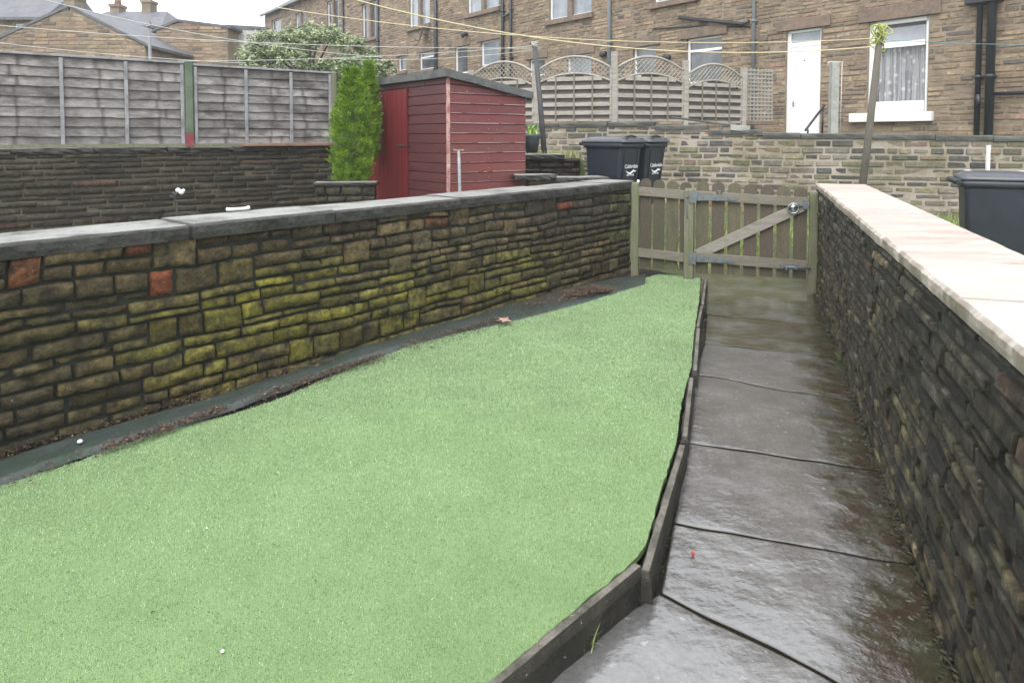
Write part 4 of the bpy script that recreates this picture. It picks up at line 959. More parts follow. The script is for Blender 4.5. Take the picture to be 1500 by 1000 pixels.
# ------------------------------------------------------------------ lane retaining wall
def lane_col(u, z, r):
    f = r.random(); c = mixc((.12, .112, .098), (.24, .205, .16), f)
    if r.random() < .42: c = (.065, .066, .064)
    if r.random() < .22: c = mixc(c, (.17, .17, .075), .6)
    if r.random() < .06: c = (.22, .15, .115)
    q_ = r.uniform(.75, 1.25); return tuple(k * q_ for k in c)
lw = thing('retaining_wall', 'pale coursed stone retaining wall with dark flat coping below the houses', 'stone wall', tuple(W1))
dW = (W2 - W1).normalized(); nW = V((dW.y, -dW.x, 0)); LW = (W3 - W1).length
zW = lambda u: 1.80 - .23 * sstep(0, 3.5, u) - .05 * sstep(3.5, 7, u)
mb = MB(); stones(mb, W1, dW, nW, coursed(0, LW, -.1, 1.85, (.075, .125), (.18, .42), random.Random(31)), lane_col, 31, .022, (.0, .028), .1, .008, top=lambda u: zW(u) - .001)
dX = (W1 - WM1).normalized(); nX = V((dX.y, -dX.x, 0)); LX = (W1 - WM1).length
stones(mb, WM1, dX, nX, coursed(0, LX, .2, 1.78, (.08, .14), (.2, .45), random.Random(32)), lane_col, 32, .02, (0, .028), .1, .008)
mb.build('stonework', M['lane_stone'], lw)
mb = MB(); backing(mb, W1, dW, nW, 0, LW, -.2, 2, top=zW, thick=.3, step=.5); backing(mb, WM1, dX, nX, 0, LX, -.2, 1.78, thick=.3); mb.build('mortar', M['lane_mortar'], lw)
r_ = random.Random(5); u = 0
while u < LW - .1:
    l = r_.uniform(.6, 1.05); e = min(LW, u + l); mb = MB(); z = zW((u + e) / 2)
    slab(mb, W1, dW, nW, u + .006, e - .006, -.3, .035, z, z + .085, r_, .12, .006); mb.build('coping_stone', M['cope_black'], lw, smooth=False); u = e
u = 0
while u < LX - .1:
    l = r_.uniform(.7, 1.1); e = min(LX, u + l); mb = MB()
    slab(mb, WM1, dX, nX, u + .006, e - .006, -.3, .035, 1.78, 1.86, r_, .12, .006); mb.build('coping_stone', M['cope_black'], lw, smooth=False); u = e

# arched trellis fence
FP = [(690, 14.7), (785, 13.95), (899, 13.45), (1003, 14.05), (1088, 14.75)]
pts = [pl(at(x, 200, y)) for x, y in FP]
tf = thing('trellis_fence', 'grey timber fence of slatted panels with arched lattice tops above the lane wall', 'fence', (pts[2].x, pts[2].y, 1.8))
ztops = [2.98, 3.05, 3.22, 3.12, 3.05]; zbs = [1.80, 1.84, 1.84, 1.84, 1.84]
for p, zz in zip(pts, ztops):
    mb = MB(); dd = V((1, .3, 0)).normalized(); mb.box(p + V((0, 0, (1.7 + zz) / 2)), (.10, .10, zz - 1.7), (dd, V((dd.y, -dd.x, 0)), V((0, 0, 1))), bev=.006); mb.build('post', M['fence_grey'], tf)
for i in range(4):
    a, b = pts[i], pts[i + 1]; d = (b - a).normalized(); n = V((d.y, -d.x, 0)); L = (b - a).length; z0 = (1.92 if i != 3 else 1.90); sp_ = .05; l = L - 2 * sp_
    Q = lambda u, z, o=0: a + d * (sp_ + u) + n * o + V((0, 0, z))
    side_h = [.82, .86, .86, .80][i]; rise = .36; lo = lambda u: z0 + side_h - .12 + .17 * (1 - (2 * u / l - 1) ** 2); hi = lambda u: z0 + side_h + .13 + .25 * (1 - (2 * u / l - 1) ** 2)
    mbs = [MB(), MB()]; K = 11
    for k in range(K):
        z = z0 + .02 + (side_h + .05) * k / K; o = .02 if k % 2 else -.03; hgt = (side_h + .05) / K * (.96 if k % 2 else 1.1); mb = mbs[k % 2]
        xs_ = [l * j / 24 for j in range(25)]; ok = [x for x in xs_ if lo(x) > z + hgt * .5]
        if len(ok) > 1: mb.box(Q((ok[0] + ok[-1]) / 2, z + hgt / 2, o), (ok[-1] - ok[0], .014, hgt), (d, n, V((0, 0, 1))))
    pnl = mbs[1].build('slat_panel', M['fence_grey'], tf); mbs[0].build('back_slats', M['fence_back'], pnl)
    mb = MB()
    for k in range(1, 4):
        u = l * k / 4; mb.box(Q(u, (z0 + lo(u)) / 2, .034), (.028, .018, lo(u) - z0), (d, n, V((0, 0, 1))))
    mb.build('batten', M['rail_wood'], pnl)
    mb = MB(); N_ = 20
    for f_ in (lo, hi):
        mb.tube([Q(l * k / N_, f_(l * k / N_), 0) for k in range(N_ + 1)], .026, 4)
    for u in (.012, l - .012): mb.box(Q(u, (z0 + hi(u)) / 2, 0), (.04, .04, hi(u) - z0), (d, n, V((0, 0, 1))))
    mb.box(Q(l / 2, z0, 0), (l, .04, .04), (d, n, V((0, 0, 1)))); mb.build('arch_frame', M['fence_grey'], pnl)
    mb = MB()
    for s in (-1, 1):
        c = -1.2
        while c < l + 1.2:
            seg = []
            for k in range(60):
                u = l * k / 59; z = z0 + side_h - .15 + s * (u - c) 
                if lo(u) <= z <= hi(u): seg.append(Q(u, z, .005 * s))
            if len(seg) > 1: mb.beam(seg[0], seg[-1], .009, .020, up=n)
            c += .10
    mb.build('lattice', M['fence_grey'], pnl)
# little trellis panel by the door
tp_ = thing('trellis', 'grey narrow upright trellis panel at the right end of the arched fence', 'trellis', tuple(pl(at(1112, 200, 15.2)) + V((0, 0, 1.7))))
a = pl(at(1093, 200, 15.0)); b = pl(at(1130, 200, 15.3)); d = (b - a).normalized(); n = V((d.y, -d.x, 0)); mb = MB(); l = (b - a).length
za, zb_ = at(1110, 180, 15.1).z, at(1110, 101, 15.1).z
for k in range(8): mb.box(a + d * l * k / 7 + V((0, 0, (za + zb_) / 2)), (.034, .02, zb_ - za), (d, n, V((0, 0, 1))))
for k in range(14): mb.box(a + d * l / 2 + n * .015 + V((0, 0, za + (zb_ - za) * (k + .5) / 14)), (l, .015, .034), (d, n, V((0, 0, 1))))
mb.build('lattice', M['fence_grey'], tp_)
mb = MB(); mb.box(a + d * l / 2 - n * .05 + V((0, 0, za)), (l + .3, .2, .09), (d, n, V((0, 0, 1))), bev=.01); mb.build('base_rail', M['lintel'], tp_)

# sheet and board leaning on the lane wall
mb = MB(); q = at(1040, 180, 12.75); mb.beam(at(985, 172, 13.1), at(1095, 187, 12.6), .35, .035, bev=.01); tag(mb.build('board', M['cope_black']), 'black board lying on top of the lane wall below the arched fence', 'board')
mb = MB(); mb.beam(at(1070, 187, 12.45), at(1098, 189, 12.4), .12, .10, bev=.008); tag(mb.build('box', M['concrete']), 'small pale box on the lane wall at the right end of the arched fence', 'box')

# ------------------------------------------------------------------ terrace houses
def house_col(u, z, r):
    c = mixc((.235, .17, .11), (.33, .255, .17), r.random()); q = r.random()
    if q < .14: c = (.17, .135, .105)
    elif q < .28: c = (.31, .20, .145)
    elif q < .32: c = (.115, .10, .088)
    q_ = r.uniform(.78, 1.15); return tuple(k * q_ for k in c)
P_ = lambda s, z, o=0: FA + FD * s + FN * o + V((0, 0, z))
ZTOP = 9.7
UPZ = V((0, 0, 1))
def rect(px0, py0, px1, py1):                                  # pixel box (left,top,right,bottom) at its middle -> s0,s1,z0,z1
    s1, _ = fp(px0, 100); s0, _ = fp(px1, 100); m = (px0 + px1) / 2
    z1 = fp(m, py0)[1]; z0 = fp(m, py1)[1]; return s0, s1, z0, z1
def window(h, r, div='single', m='glass', sill=True, lint=True, pale=False):
    s0, s1, z0, z1 = r; mb = MB(); w = .06; dp = -.11
    ax = (FD, FN, UPZ)
    c = (s0 + s1) / 2
    mb.box(P_(c, z1 - w / 2, dp), (s1 - s0, .05, w), ax); mb.box(P_(c, z0 + w / 2, dp), (s1 - s0, .05, w), ax)
    for s in (s0 + w / 2, s1 - w / 2): mb.box(P_(s, (z0 + z1) / 2, dp), (w, .05, z1 - z0 - 2 * w), ax)
    if div in ('transom', 'both'): mb.box(P_(c, z1 - (z1 - z0) * .28, dp), (s1 - s0 - 2 * w, .05, w * 1.1), ax)
    if div in ('sash',): mb.box(P_(c, (z0 + z1) / 2, dp), (s1 - s0 - 2 * w, .05, w), ax)
    f = mb.build('window', M['upvc'], h)
    mb = MB(); mb.add([P_(s0, z0, dp - .01), P_(s1, z0, dp - .01), P_(s1, z1, dp - .01), P_(s0, z1, dp - .01)], [(0, 1, 2, 3)]); mb.build('pane', M[m], f)
    if div == 'two':
        mb = MB(); mb.box(P_(c, (z0 + z1) / 2, -.06), (.2, .13, z1 - z0), ax); mb.build('mullion', M['lintel'], f)
    if sill:
        mb = MB(); mb.box(P_(c, z0 - .08, .0), (s1 - s0 + .25, .24, .16), ax, bev=.008); mb.build('sill', M['lintel'], f)
    if lint:
        mb = MB(); mb.box(P_(c, z1 + .13, -.08), (s1 - s0 + .35, .26, .27), ax, bev=.012); mb.build('lintel', M['lintel'], f)
    return f
def pipe(h, px, m='pipe', r=.05, z0=1.6, z1=ZTOP - .2, o=.09, hop=None):
    s, _ = fp(px, 100); mb = MB(); mb.tube([P_(s, z0, o), P_(s, z1, o)], r, 10)
    z = z0 + 1.1
    while z < z1: mb.tube([P_(s, z, o), P_(s, z + .07, o)], r * 1.25, 10); mb.box(P_(s, z + .03, o / 2), (.16, o, .03), (FD, FN, UPZ)); z += 1.7
    return mb.build('drainpipe', M[m], h)
bounds = [(1640, 1110), (1110, 897), (897, 744), (744, 642), (642, 556), (556, 389)]
names = ['stone terraced house with the white door and lace curtained window, nearest on the right', 'stone terraced house behind the right half of the arched fence', 'stone terraced house between the pale grey drainpipe and the forked black drainpipe', 'stone terraced house above the red shed roof, third from the far end', 'stone terraced house with a satellite dish, second from the far end', 'far end house of the stone terrace, palest and smallest in the row']
WIN = {0: [((1271, 28, 1359, 165), 'big')],
       1: [((1005, 54, 1057, 122), 'transom', 'glass', True, True), ((927, 68, 960, 112), 'single', 'glass', True, True), ((957, -70, 1020, 0), 'two', 'glass_pale', True, False)],
       2: [((804, -55, 866, 25), 'two', 'glass_pale', True, True), ((830, 80, 866, 112), 'single', 'glass_pale', True, True), ((775, 86, 798, 112), 'single', 'glass', True, True)],
       3: [((685, -30, 731, 16), 'two', 'glass_pale', True, True), ((666, 68, 685, 108), 'single', 'glass', False, True), ((704, 59, 731, 96), 'single', 'glass_pale', True, True)],
       4: [((600, -20, 630, 38), 'two', 'glass_pale', True, True), ((583, 82, 595, 104), 'single', 'glass', True, True), ((614, 76, 636, 102), 'transom', 'glass', True, True)],
       5: [((531, 3, 553, 56), 'two', 'glass', True, True), ((480, 0, 497, 46), 'two', 'glass', True, False), ((434, 18, 448, 50), 'two', 'glass_pale', True, True), ((399, 28, 413, 50), 'single', 'glass', True, True)]}
for i, (pr, plx) in enumerate(bounds):
    s0, _ = fp(pr, 100); s1, _ = fp(plx, 100)
    h = thing('terraced_house', names[i], 'house', tuple(P_((s0 + s1) / 2, 1.6)), group='stone terraced houses above the lane')
    holes = []
    for w in WIN[i]: holes.append(rect(*w[0]))
    if i == 0:
        ds0, ds1, dz0, dz1 = rect(1151, 43, 1202, 195); dz0 = 1.66; holes.append((ds0, ds1, dz0, dz1))
    mb = MB(); stones(mb, FA, FD, FN, coursed(s0, s1, 1.5, ZTOP, (.08, .135), (.18, .52), random.Random(40 + i)), house_col, 50 + i, .016, (.0, .022), .16 if i < 3 else .5, .007, holes=holes)
    mb.build('stonework', M['house_stone'], h)
    mb = MB(); backing(mb, FA, FD, FN, s0, s1, 1.3, ZTOP, holes=holes, depth=.3)
    mb.box(P_((s0 + s1) / 2, 5.5, -4.2), (s1 - s0 - .01, 7.8, 8.3), (FD, FN, UPZ)); mb.build('wall', M['house_mortar'], h)
    mb = MB(); e = P_(s0, ZTOP, .25); 
    mb.add([P_(s0, ZTOP - .1, .3), P_(s1, ZTOP - .1, .3), P_(s1, ZTOP + 2.6, -4), P_(s0, ZTOP + 2.6, -4), P_(s1, ZTOP - .1, -8.3), P_(s0, ZTOP - .1, -8.3)], [(0, 1, 2, 3), (3, 2, 4, 5)])
    rf = mb.build('roof', M['slate'], h)
    mb = MB(); mb.box(P_((s0 + s1) / 2, ZTOP - .12, .3), (s1 - s0, .14, .14), (FD, FN, UPZ), bev=.01); mb.build('gutter', M['pipe_grey'], h)
    if i == 5: mb = MB(); mb.add([P_(s1, ZTOP - .1, .0), P_(s1, ZTOP + 2.5, -4), P_(s1, ZTOP - .1, -8)], [(0, 1, 2)]); mb.build('gable', M['house_mortar'], h)
    for w, hr in zip(WIN[i], holes):
        if w[1] != 'big': window(h, hr, *w[1:])
    if i == 0:
        b0_, b1_, bz0, bz1 = holes[0]; ax = (FD, FN, UPZ); c = (b0_ + b1_) / 2; dp = -.10
        zt1 = fp(1315, 65)[1]; zp = fp(1315, 148)[1]; mb = MB(); w = .085
        mb.box(P_(c, bz1 - w / 2, dp), (b1_ - b0_, .07, w), ax); mb.box(P_(c, zt1, dp + .01), (b1_ - b0_ - 2 * w, .08, .11), ax); mb.box(P_(c, (bz0 + zp) / 2, dp), (b1_ - b0_ - 2 * w, .07, zp - bz0), ax)
        for s in (b0_ + w * .3, b1_ - w * .8): mb.box(P_(s, (bz0 + bz1) / 2, dp), (w if s == b0_ + w * .3 else w * 1.6, .07, bz1 - bz0), ax)
        f = mb.build('window', M['white'], h)
        mb = MB(); mb.add([P_(b0_, zp, dp - .01), P_(b1_, zp, dp - .01), P_(b1_, bz1, dp - .01), P_(b0_, bz1, dp - .01)], [(0, 1, 2, 3)]); mb.build('pane', M['clear'], f)
        mb = MB(); vs = []; K = 120
        for k in range(K + 1):
            s = b0_ + (b1_ - b0_) * k / K; o = dp - .085 + .035 * math.sin(k * .45 + 2.5 * sn(k * .05, 0)); vs += [P_(s, zp - .02, o), P_(s, zt1 + .02, o)]
        mb.add(vs, [(2 * k, 2 * k + 2, 2 * k + 3, 2 * k + 1) for k in range(K)], smooth=True); mb.build('curtain', M['lace'], f)
        mb = MB(); mb.add([P_(b0_, zt1, dp - .09), P_(b1_, zt1, dp - .09), P_(b1_, bz1 - .15, dp - .09), P_(b0_, bz1 - .15, dp - .09)], [(0, 1, 2, 3)]); mb.build('blind', M['glass_pale'], f)
        mb = MB(); mb.add([P_(b0_, bz0, -.29), P_(b1_, bz0, -.29), P_(b1_, bz1, -.29), P_(b0_, bz1, -.29)], [(0, 1, 2, 3)]); mb.build('room', M['dark_room'], f)
        sl = rect(1249, 164, 1370, 176); mb = MB(); mb.box(P_((sl[0] + sl[1]) / 2, (bz0 + bz0 - .19) / 2, .0), (sl[1] - sl[0], .26, .19), ax, bev=.01); mb.build('sill', M['white'], f)
        mb = MB(); mb.box(P_(c, bz1 + .15, -.08), (b1_ - b0_ + .45, .26, .30), ax, bev=.015); mb.build('lintel', M['lintel'], h)
        # door
        c = (ds0 + ds1) / 2; zl = fp(1176, 68)[1]; mb = MB()
        mb.box(P_(c, dz1 - .03, -.1), (ds1 - ds0, .07, .06), ax); mb.box(P_(c, zl + .05, -.1), (ds1 - ds0 - .1, .075, .1), ax)
        for s in (ds0 + .025, ds1 - .045): mb.box(P_(s, (dz0 + dz1) / 2, -.1), (.05 if s < c else .09, .07, dz1 - dz0), ax)
        fr = mb.build('door_frame', M['white'], h)
        mb = MB(); mb.add([P_(ds0, zl, -.11), P_(ds1, zl, -.11), P_(ds1, dz1, -.11), P_(ds0, dz1, -.11)], [(0, 1, 2, 3)]); mb.build('pane', M['glass_pale'], fr)
        mb = MB(); mb.box(P_(c - .02, (dz0 + zl) / 2, -.095), (ds1 - ds0 - .15, .045, zl - dz0), ax, bev=.004); dr = mb.build('door', M['white'], h)
        hz = fp(1160, 152)[1]; mb = MB(); hs = ds1 - .17; mb.box(P_(hs, hz, -.065), (.03, .015, .14), ax); mb.tube([P_(hs, hz, -.04), P_(hs, hz, -.02), P_(hs - .1, hz, -.02)], .009, 6); mb.build('handle', M['chrome'], dr)
        mb = MB(); mb.tube([P_(c, fp(1176, 88)[1], -.075), P_(c, fp(1176, 88)[1], -.06)], .02, 8); mb.build('knocker', M['chrome'], dr)
        mb = MB(); mb.box(P_(c, dz1 + .13, -.08), (ds1 - ds0 + .45, .26, .26), ax, bev=.015); mb.build('lintel', M['lintel'], h)
        mb = MB(); mb.box(P_(c, 1.62, .2), (1.3, .6, .1), ax, bev=.01); mb.build('doorstep', M['lintel'], h)
        pipe(h, 1436, r=.05, o=.10); pipe(h, 1454, r=.075, o=.12)
        mb = MB(); s_, zz = fp(1455, 138); mb.tube([P_(s_, zz, .1), P_(s_ - 2.5, zz - .03, .1)], .035, 8); mb.build('waste_pipe', M['pipe'], h)
        s_, zz = fp(1437, 148); mb = MB(); mb.tube([P_(s_, zz + .12, .16), P_(s_ - .02, zz - .1, .16)], .04, 8); mb.build('pipe_joint', M['pipe'], h)
        s_, zz = fp(1445, 4); mb = MB(); mb.box(P_(s_, zz + .05, .14), (.6, .2, .16), ax, bev=.02); mb.build('hopper', M['pipe'], h)
        pipe(h, 1106, 'pipe_grey', .045)
    if i == 1:
        pipe(h, 895, 'pipe_grey', .06); mb = MB(); a = fp(1100, 35); b = fp(998, 27)
        mb.tube([P_(a[0], a[1] + .05, .1), P_(a[0] + .15, a[1], .1), P_(b[0], b[1], .1)], .05, 8); mb.build('waste_pipe', M['pipe'], h)
        a = fp(1100, 31); b = fp(957, 43); mb = MB(); mb.tube([P_(a[0], a[1] - .15, .03), P_(fp(1030, 37)[0], fp(1030, 38)[1], .03), P_(b[0], b[1], .03)], .02, 6); mb.build('cable', M['pipe'], h)
        a = fp(980, 84); mb = MB(); mb.tube([P_(a[0], a[1], 0), P_(a[0], a[1] - .03, .16)], [.08, .11], 10); mb.build('vent', M['pipe'], h)
    if i == 2:
        pipe(h, 751, r=.045); a = fp(887, 79); mb = MB(); mb.tube([P_(a[0], a[1], 0), P_(a[0], a[1] - .03, .16)], [.08, .11], 10); mb.build('vent', M['pipe'], h)
        mb = MB(); a = fp(751, 20); b = fp(738, 27); mb.tube([P_(a[0], a[1], .1), P_(b[0], b[1], .1)], .05, 8); mb.build('pipe_branch', M['pipe'], h)
    if i == 3: pipe(h, 739, r=.06); a = fp(685, 50); mb = MB(); mb.tube([P_(a[0], a[1], 0), P_(a[0], a[1] - .05, .25)], [.05, .13], 10); mb.build('lamp', M['pipe'], h)
    if i == 4:
        pipe(h, 641, r=.08); a = fp(627, 50); mb = MB(); 
        c = P_(a[0], a[1], .35); dn = (FN + FD * .6 + V((0, 0, .3))).normalized(); x = dn.cross(UPZ).normalized(); y = x.cross(dn)
        vs = [c - dn * .07] + [c + (x * math.cos(t) + y * math.sin(t)) * .38 for t in [2 * math.pi * k / 20 for k in range(20)]]
        mb.add(vs, [(0, k + 1, (k + 1) % 20 + 1) for k in range(20)], smooth=True); mb.add([v + dn * -.012 for v in vs], [(0, (k + 1) % 20 + 1, k + 1) for k in range(20)], smooth=True); ds = mb.build('satellite_dish', M['dish'], h)
        mb = MB(); mb.tube([P_(a[0], a[1] - .1, 0), c], .02, 6); mb.tube([c - y * .38, c - y * .2 + dn * .4], .012, 6); mb.build('arm', M['pipe'], ds)
    if i == 5: pipe(h, 556, r=.07); pipe(h, 505, r=.07)

# yard things behind the lane wall
q = pl(at(1220, 200, 14.2)); cpost = thing('washing_post', 'pale concrete washing post with a hooked top beside the white door', 'washing post', (q.x, q.y, 1.6))
zt_ = at(1220, 92, 14.2).z; mb = MB(); mb.box((q.x, q.y, (1.6 + zt_) / 2), (.15, .15, zt_ - 1.6), bev=.01); mb.build('post', M['concrete'], cpost)
mb = MB(); mb.tube([(q.x - .14, q.y - .05, zt_ - .08), (q.x - .15, q.y - .05, zt_ + .0), (q.x - .1, q.y - .05, zt_ + .01), (q.x + .16, q.y - .05, zt_ + .01)], .012, 6); mb.tube([(q.x + .12, q.y - .08, zt_), (q.x + .11, q.y - .08, 1.65)], .008, 5); mb.build('cord', M['line_white'], cpost)
q = at(1182, 191, 14.6); mb = MB(); q2 = at(1207, 155, 15.6); hr_ = thing('handrail', 'black sloping metal handrail in front of the white door', 'handrail', (q.x, q.y, 1.6))
mb.tube([V(q) + V((-.03, 0, 0)), V(q2)], .025, 8); mb.build('rail', M['pipe'], hr_)
mb = MB(); mb.tube([V(q) + V((.02, 0, .02)), V((q.x + .02, q.y, 1.6))], .022, 8); mb.tube([V(q2) - V((.05, .05, .05)), V((q2.x - .05, q2.y - .05, 1.6))], .022, 8); mb.build('upright', M['pipe'], hr_)
q = pl(at(1447, 240, 10.85)); mb = MB(); z = at(1447, 213, 10.85).z; mb.box((q.x, q.y, (z + .3) / 2), (.045, .045, z - .3), bev=.004); tag(mb.build('stake', M['white']), 'thin white stake standing against the lane wall behind the right bin', 'stake')
# far right drainpipe corner stays stone

# ------------------------------------------------------------------ washing line poles and lines
def lean_pole(name, label, a, b, r, m, tangle=None):
    t = thing(name, label, 'pole', tuple(a)); mb = MB(); mb.tube([a, V(a).lerp(V(b), .5) + V((.006, 0, 0)), b], [r, r * .95, r * .85], 10); mb.build('shaft', M[m], t)
    if tangle:
        r_ = random.Random(3); mb = MB()
        for k in range(15):
            c = V(b) + V((r_.gauss(0, .03), r_.gauss(0, .03), r_.uniform(-.2, .09))); rr = r_.uniform(.06, .11); ax = V((r_.gauss(0, 1), r_.gauss(0, 1), r_.gauss(0, .6))).normalized(); x = ax.orthogonal().normalized(); y = ax.cross(x)
            mb.tube([c + x * (rr * .6 * math.cos(q)) + y * (rr * math.sin(q)) for q in [2 * math.pi * j / 14 for j in range(15)]], .0085, 5)
        mb.build('tangled_line', M[tangle], t)
    return t
RPt = at(1289, 52, 9.5); RPb = at(1261, 290, 9.4); RPb = RPb + (RPb - RPt).normalized() * .45
lean_pole('washing_pole', 'leaning brown washing line pole with yellow cord tangled at the top', RPb, RPt, .05, 'wood_pole', 'line_green')
LPt = at(783, 64, 11.6); LPb = at(798, 232, 11.4)
t_ = lean_pole('washing_pole', 'thin dark leaning washing line pole behind the red shed', LPb, LPt, .045, 'dark_pole')
mb = MB(); c = V(LPt)
for k in range(4): mb.tube([c + V((.05 * math.cos(q), .04 * math.sin(q), .02 * k - .04 + .01 * math.sin(q * 2 + k))) for q in [2 * math.pi * j / 12 for j in range(13)]], .006, 5)
mb.build('tangled_line', M['line_white'], t_)
def cord(px, ya, yb, r, m, label):                            # cord hung through measured points, distance running ya..yb
    n_ = len(px); pts_ = []; x0, x1 = px[0][0], px[-1][0]
    for k in range(61):
        x = x0 + (x1 - x0) * k / 60
        # lagrange-free smooth interpolation: quadratic fit
        pts_.append(x)
    A = np.polyfit([p[0] for p in px], [p[1] for p in px], min(2, n_ - 1)); out = []
    for x in pts_:
        t = (x - x0) / (x1 - x0); Y = 1 / ((1 - t) / ya + t / yb); out.append(at(x, float(np.polyval(A, x)), Y))
    mb = MB(); mb.tube(out, r, 5); tag(mb.build('washing_line', M[m]), label, 'washing line', 'washing lines strung across the yards')
cord([(440, -20), (525, 0), (700, 35), (900, 68), (1100, 84), (1203, 80), (1287, 60)], 7.0, 9.5, .007, 'line_yellow', 'yellow washing line, the lower and thicker of the two to the right pole')
cord([(300, -5), (410, 11), (555, 31), (700, 46), (900, 61), (1100, 66), (1270, 57), (1288, 54)], 8.0, 9.5, .0052, 'line_yellow', 'yellow washing line, the upper and flatter of the two to the right pole')
cord([(40, -8), (62, 0), (216, 36), (400, 66), (496, 80), (560, 84)], 9, 11.5, .0045, 'line_white', 'white washing line slanting down steeply from the top left corner')
cord([(-40, 34), (0, 38), (243, 55), (400, 63), (645, 72), (783, 70)], 9, 11.6, .0045, 'line_white', 'white washing line, the upper long one running level to the dark pole')
cord([(-40, 58), (0, 63), (162, 80), (270, 88), (360, 93)], 9, 10.4, .004, 'line_white', 'white washing line sagging onto the top of the panel fence')
cord([(260, 89), (350, 90), (466, 87), (647, 76), (783, 68)], 10, 11.6, .004, 'line_white', 'white washing line rising from the fence top to the dark pole')
cord([(480, 86), (580, 87), (750, 79), (783, 72)], 11, 11.6, .004, 'line_white', 'short thin white washing line just above the shed roof')
cord([(1290, 58), (1400, 63), (1430, 65), (1560, 66)], 9.5, 11, .004, 'line_blue', 'blue green washing line right of the leaning brown pole')

# ------------------------------------------------------------------ wheelie bins
def rr(w, d, z, r=.05, cx=0, cy=0, n=4):
    out = []
    for qx, qy, a0 in ((1, -1, -90), (1, 1, 0), (-1, 1, 90), (-1, -1, 180)):
        for k in range(n + 1):
            a = R(a0 + 90 * k / n); out.append((cx + qx * (w / 2 - r) + r * math.cos(a), cy + qy * (d / 2 - r) + r * math.sin(a), z))
    return out
def loft(mb, rings, caps=(True, True), smooth=True):
    n = len(rings[0]); vs = [p for r in rings for p in r]; fs = []
    for i in range(len(rings) - 1):
        for j in range(n): fs.append((i * n + j, i * n + (j + 1) % n, (i + 1) * n + (j + 1) % n, (i + 1) * n + j))
    if caps[0]: fs.append(tuple(reversed(range(n))))
    if caps[1]: fs.append(tuple(range((len(rings) - 1) * n, len(rings) * n)))
    mb.add(vs, fs, smooth=smooth)
def text_mesh(s, size, parent, M4, name, mt):
    cu = bpy.data.curves.new(name, 'FONT'); cu.body = s; cu.size = size; cu.align_x = 'CENTER'; cu.extrude = .0012
    tmp = bpy.data.objects.new('tmp', cu); COL.objects.link(tmp); dg = bpy.context.evaluated_depsgraph_get(); me = bpy.data.meshes.new_from_object(tmp.evaluated_get(dg))
    bpy.data.objects.remove(tmp); me.transform(M4); me.materials.clear(); me.materials.append(mt); me.name = name
    ob = bpy.data.objects.new(name, me); COL.objects.link(ob); ob.parent = parent; return ob
def make_bin(label, logo=True, sticker=False):
    t = thing('wheelie_bin', label, 'wheelie bin', (0, 0, 0), 0, 'dark grey wheelie bins')
    mb = MB(); cy = lambda z: .03 * (1 - z) 
    loft(mb, [rr(.46, .50, .04, .05, 0, .03), rr(.49, .55, .35, .05, 0, .02), rr(.53, .62, .80, .05, 0, 0), rr(.54, .64, .90, .05, 0, 0)], smooth=False)
    for x in (-.17, .17): mb.box((x, -.285, .5), (.025, .02, .7), (V((1, 0, 0)), V((0, 1, .09)).normalized(), V((0, -.09, 1)).normalized()), bev=.006)
    body = mb.build('body', M['bin'], t)
    mb = MB(); loft(mb, [rr(.565, .675, .885, .05), rr(.585, .70, .90, .055), rr(.585, .70, .955, .055), rr(.56, .67, .96, .05)]); mb.build('rim', M['bin'], t)
    mb = MB(); loft(mb, [rr(.60, .74, .962, .06, 0, -.015), rr(.605, .75, .975, .06, 0, -.015), rr(.58, .72, 1.0, .06, 0, -.01), rr(.44, .58, 1.04, .06, 0, 0), rr(.30, .42, 1.05, .05, 0, 0)])
    for x in (-.20, .20): mb.box((x, -.30, 1.015), (.09, .12, .03), bev=.01)
    lid = mb.build('lid', M['bin_lid'], t)
    mb = MB(); mb.tube([(-.2, -.28, 1.01), (-.12, -.29, 1.048), (0, -.30, 1.06), (.12, -.29, 1.048), (.2, -.28, 1.01)], .014, 6); mb.build('lid_grip', M['bin'], lid)
    mb = MB(); mb.tube([(-.27, .40, .95), (.27, .40, .95)], .022, 8)
    for x in (-.25, -.08, .08, .25): mb.box((x, .37, .945), (.035, .10, .05), bev=.008)
    mb.build('handle_bar', M['bin'], t)
    for x in (-.25, .25):
        mb = MB(); mb.tube([(x - .025, .27, .1), (x + .025, .27, .1)], .1, 20); mb.build('wheel', M['rubber'], t)
    mb = MB(); mb.tube([(-.26, .27, .1), (.26, .27, .1)], .012, 6); mb.build('axle', M['galv'], t)
    if logo:
        yy = -.322; B = Matrix.Translation((0, yy + .018, .60)) @ Matrix.Rotation(R(90 + 5), 4, 'X')
        text_mesh('Calderdale', .078, body, B, 'lettering', M['print'])
        text_mesh('0845 245 6000', .032, body, Matrix.Translation((0, yy + .032, .49)) @ Matrix.Rotation(R(95), 4, 'X'), 'phone_number', M['print'])
        mb = MB(); K = 16; top_, bot_ = [], []
        for k in range(K + 1):
            s = k / K; x = -.13 + .27 * s; z = .565 - .05 * math.sin(min(1, s * 1.35) * math.pi) * .8 - (.012 if s > .8 else 0); th = .006 + .026 * math.sin(s * math.pi) ** .8
            y = -.306 - .0 + .0 * z; y = -.3005 - (z - .56) * .09
            top_.append((x, y, z + th / 2)); bot_.append((x, y, z - th / 2))
        mb.add(top_ + bot_, [(K + 1 + k, K + 2 + k, k + 1, k) for k in range(K)])
        mb.add([(x, y + .003, z) for x, y, z in top_ + bot_], [(k, k + 1, K + 2 + k, K + 1 + k) for k in range(K)]); mb.build('emblem', M['print'], body)
    if sticker: mb = MB(); mb.box((.13, .0, 1.048), (.10, .55, .003)); mb.build('sticker', M['white'], lid)
    return t
bin1 = make_bin('dark grey wheelie bin nearest to the red shed, its long side showing')
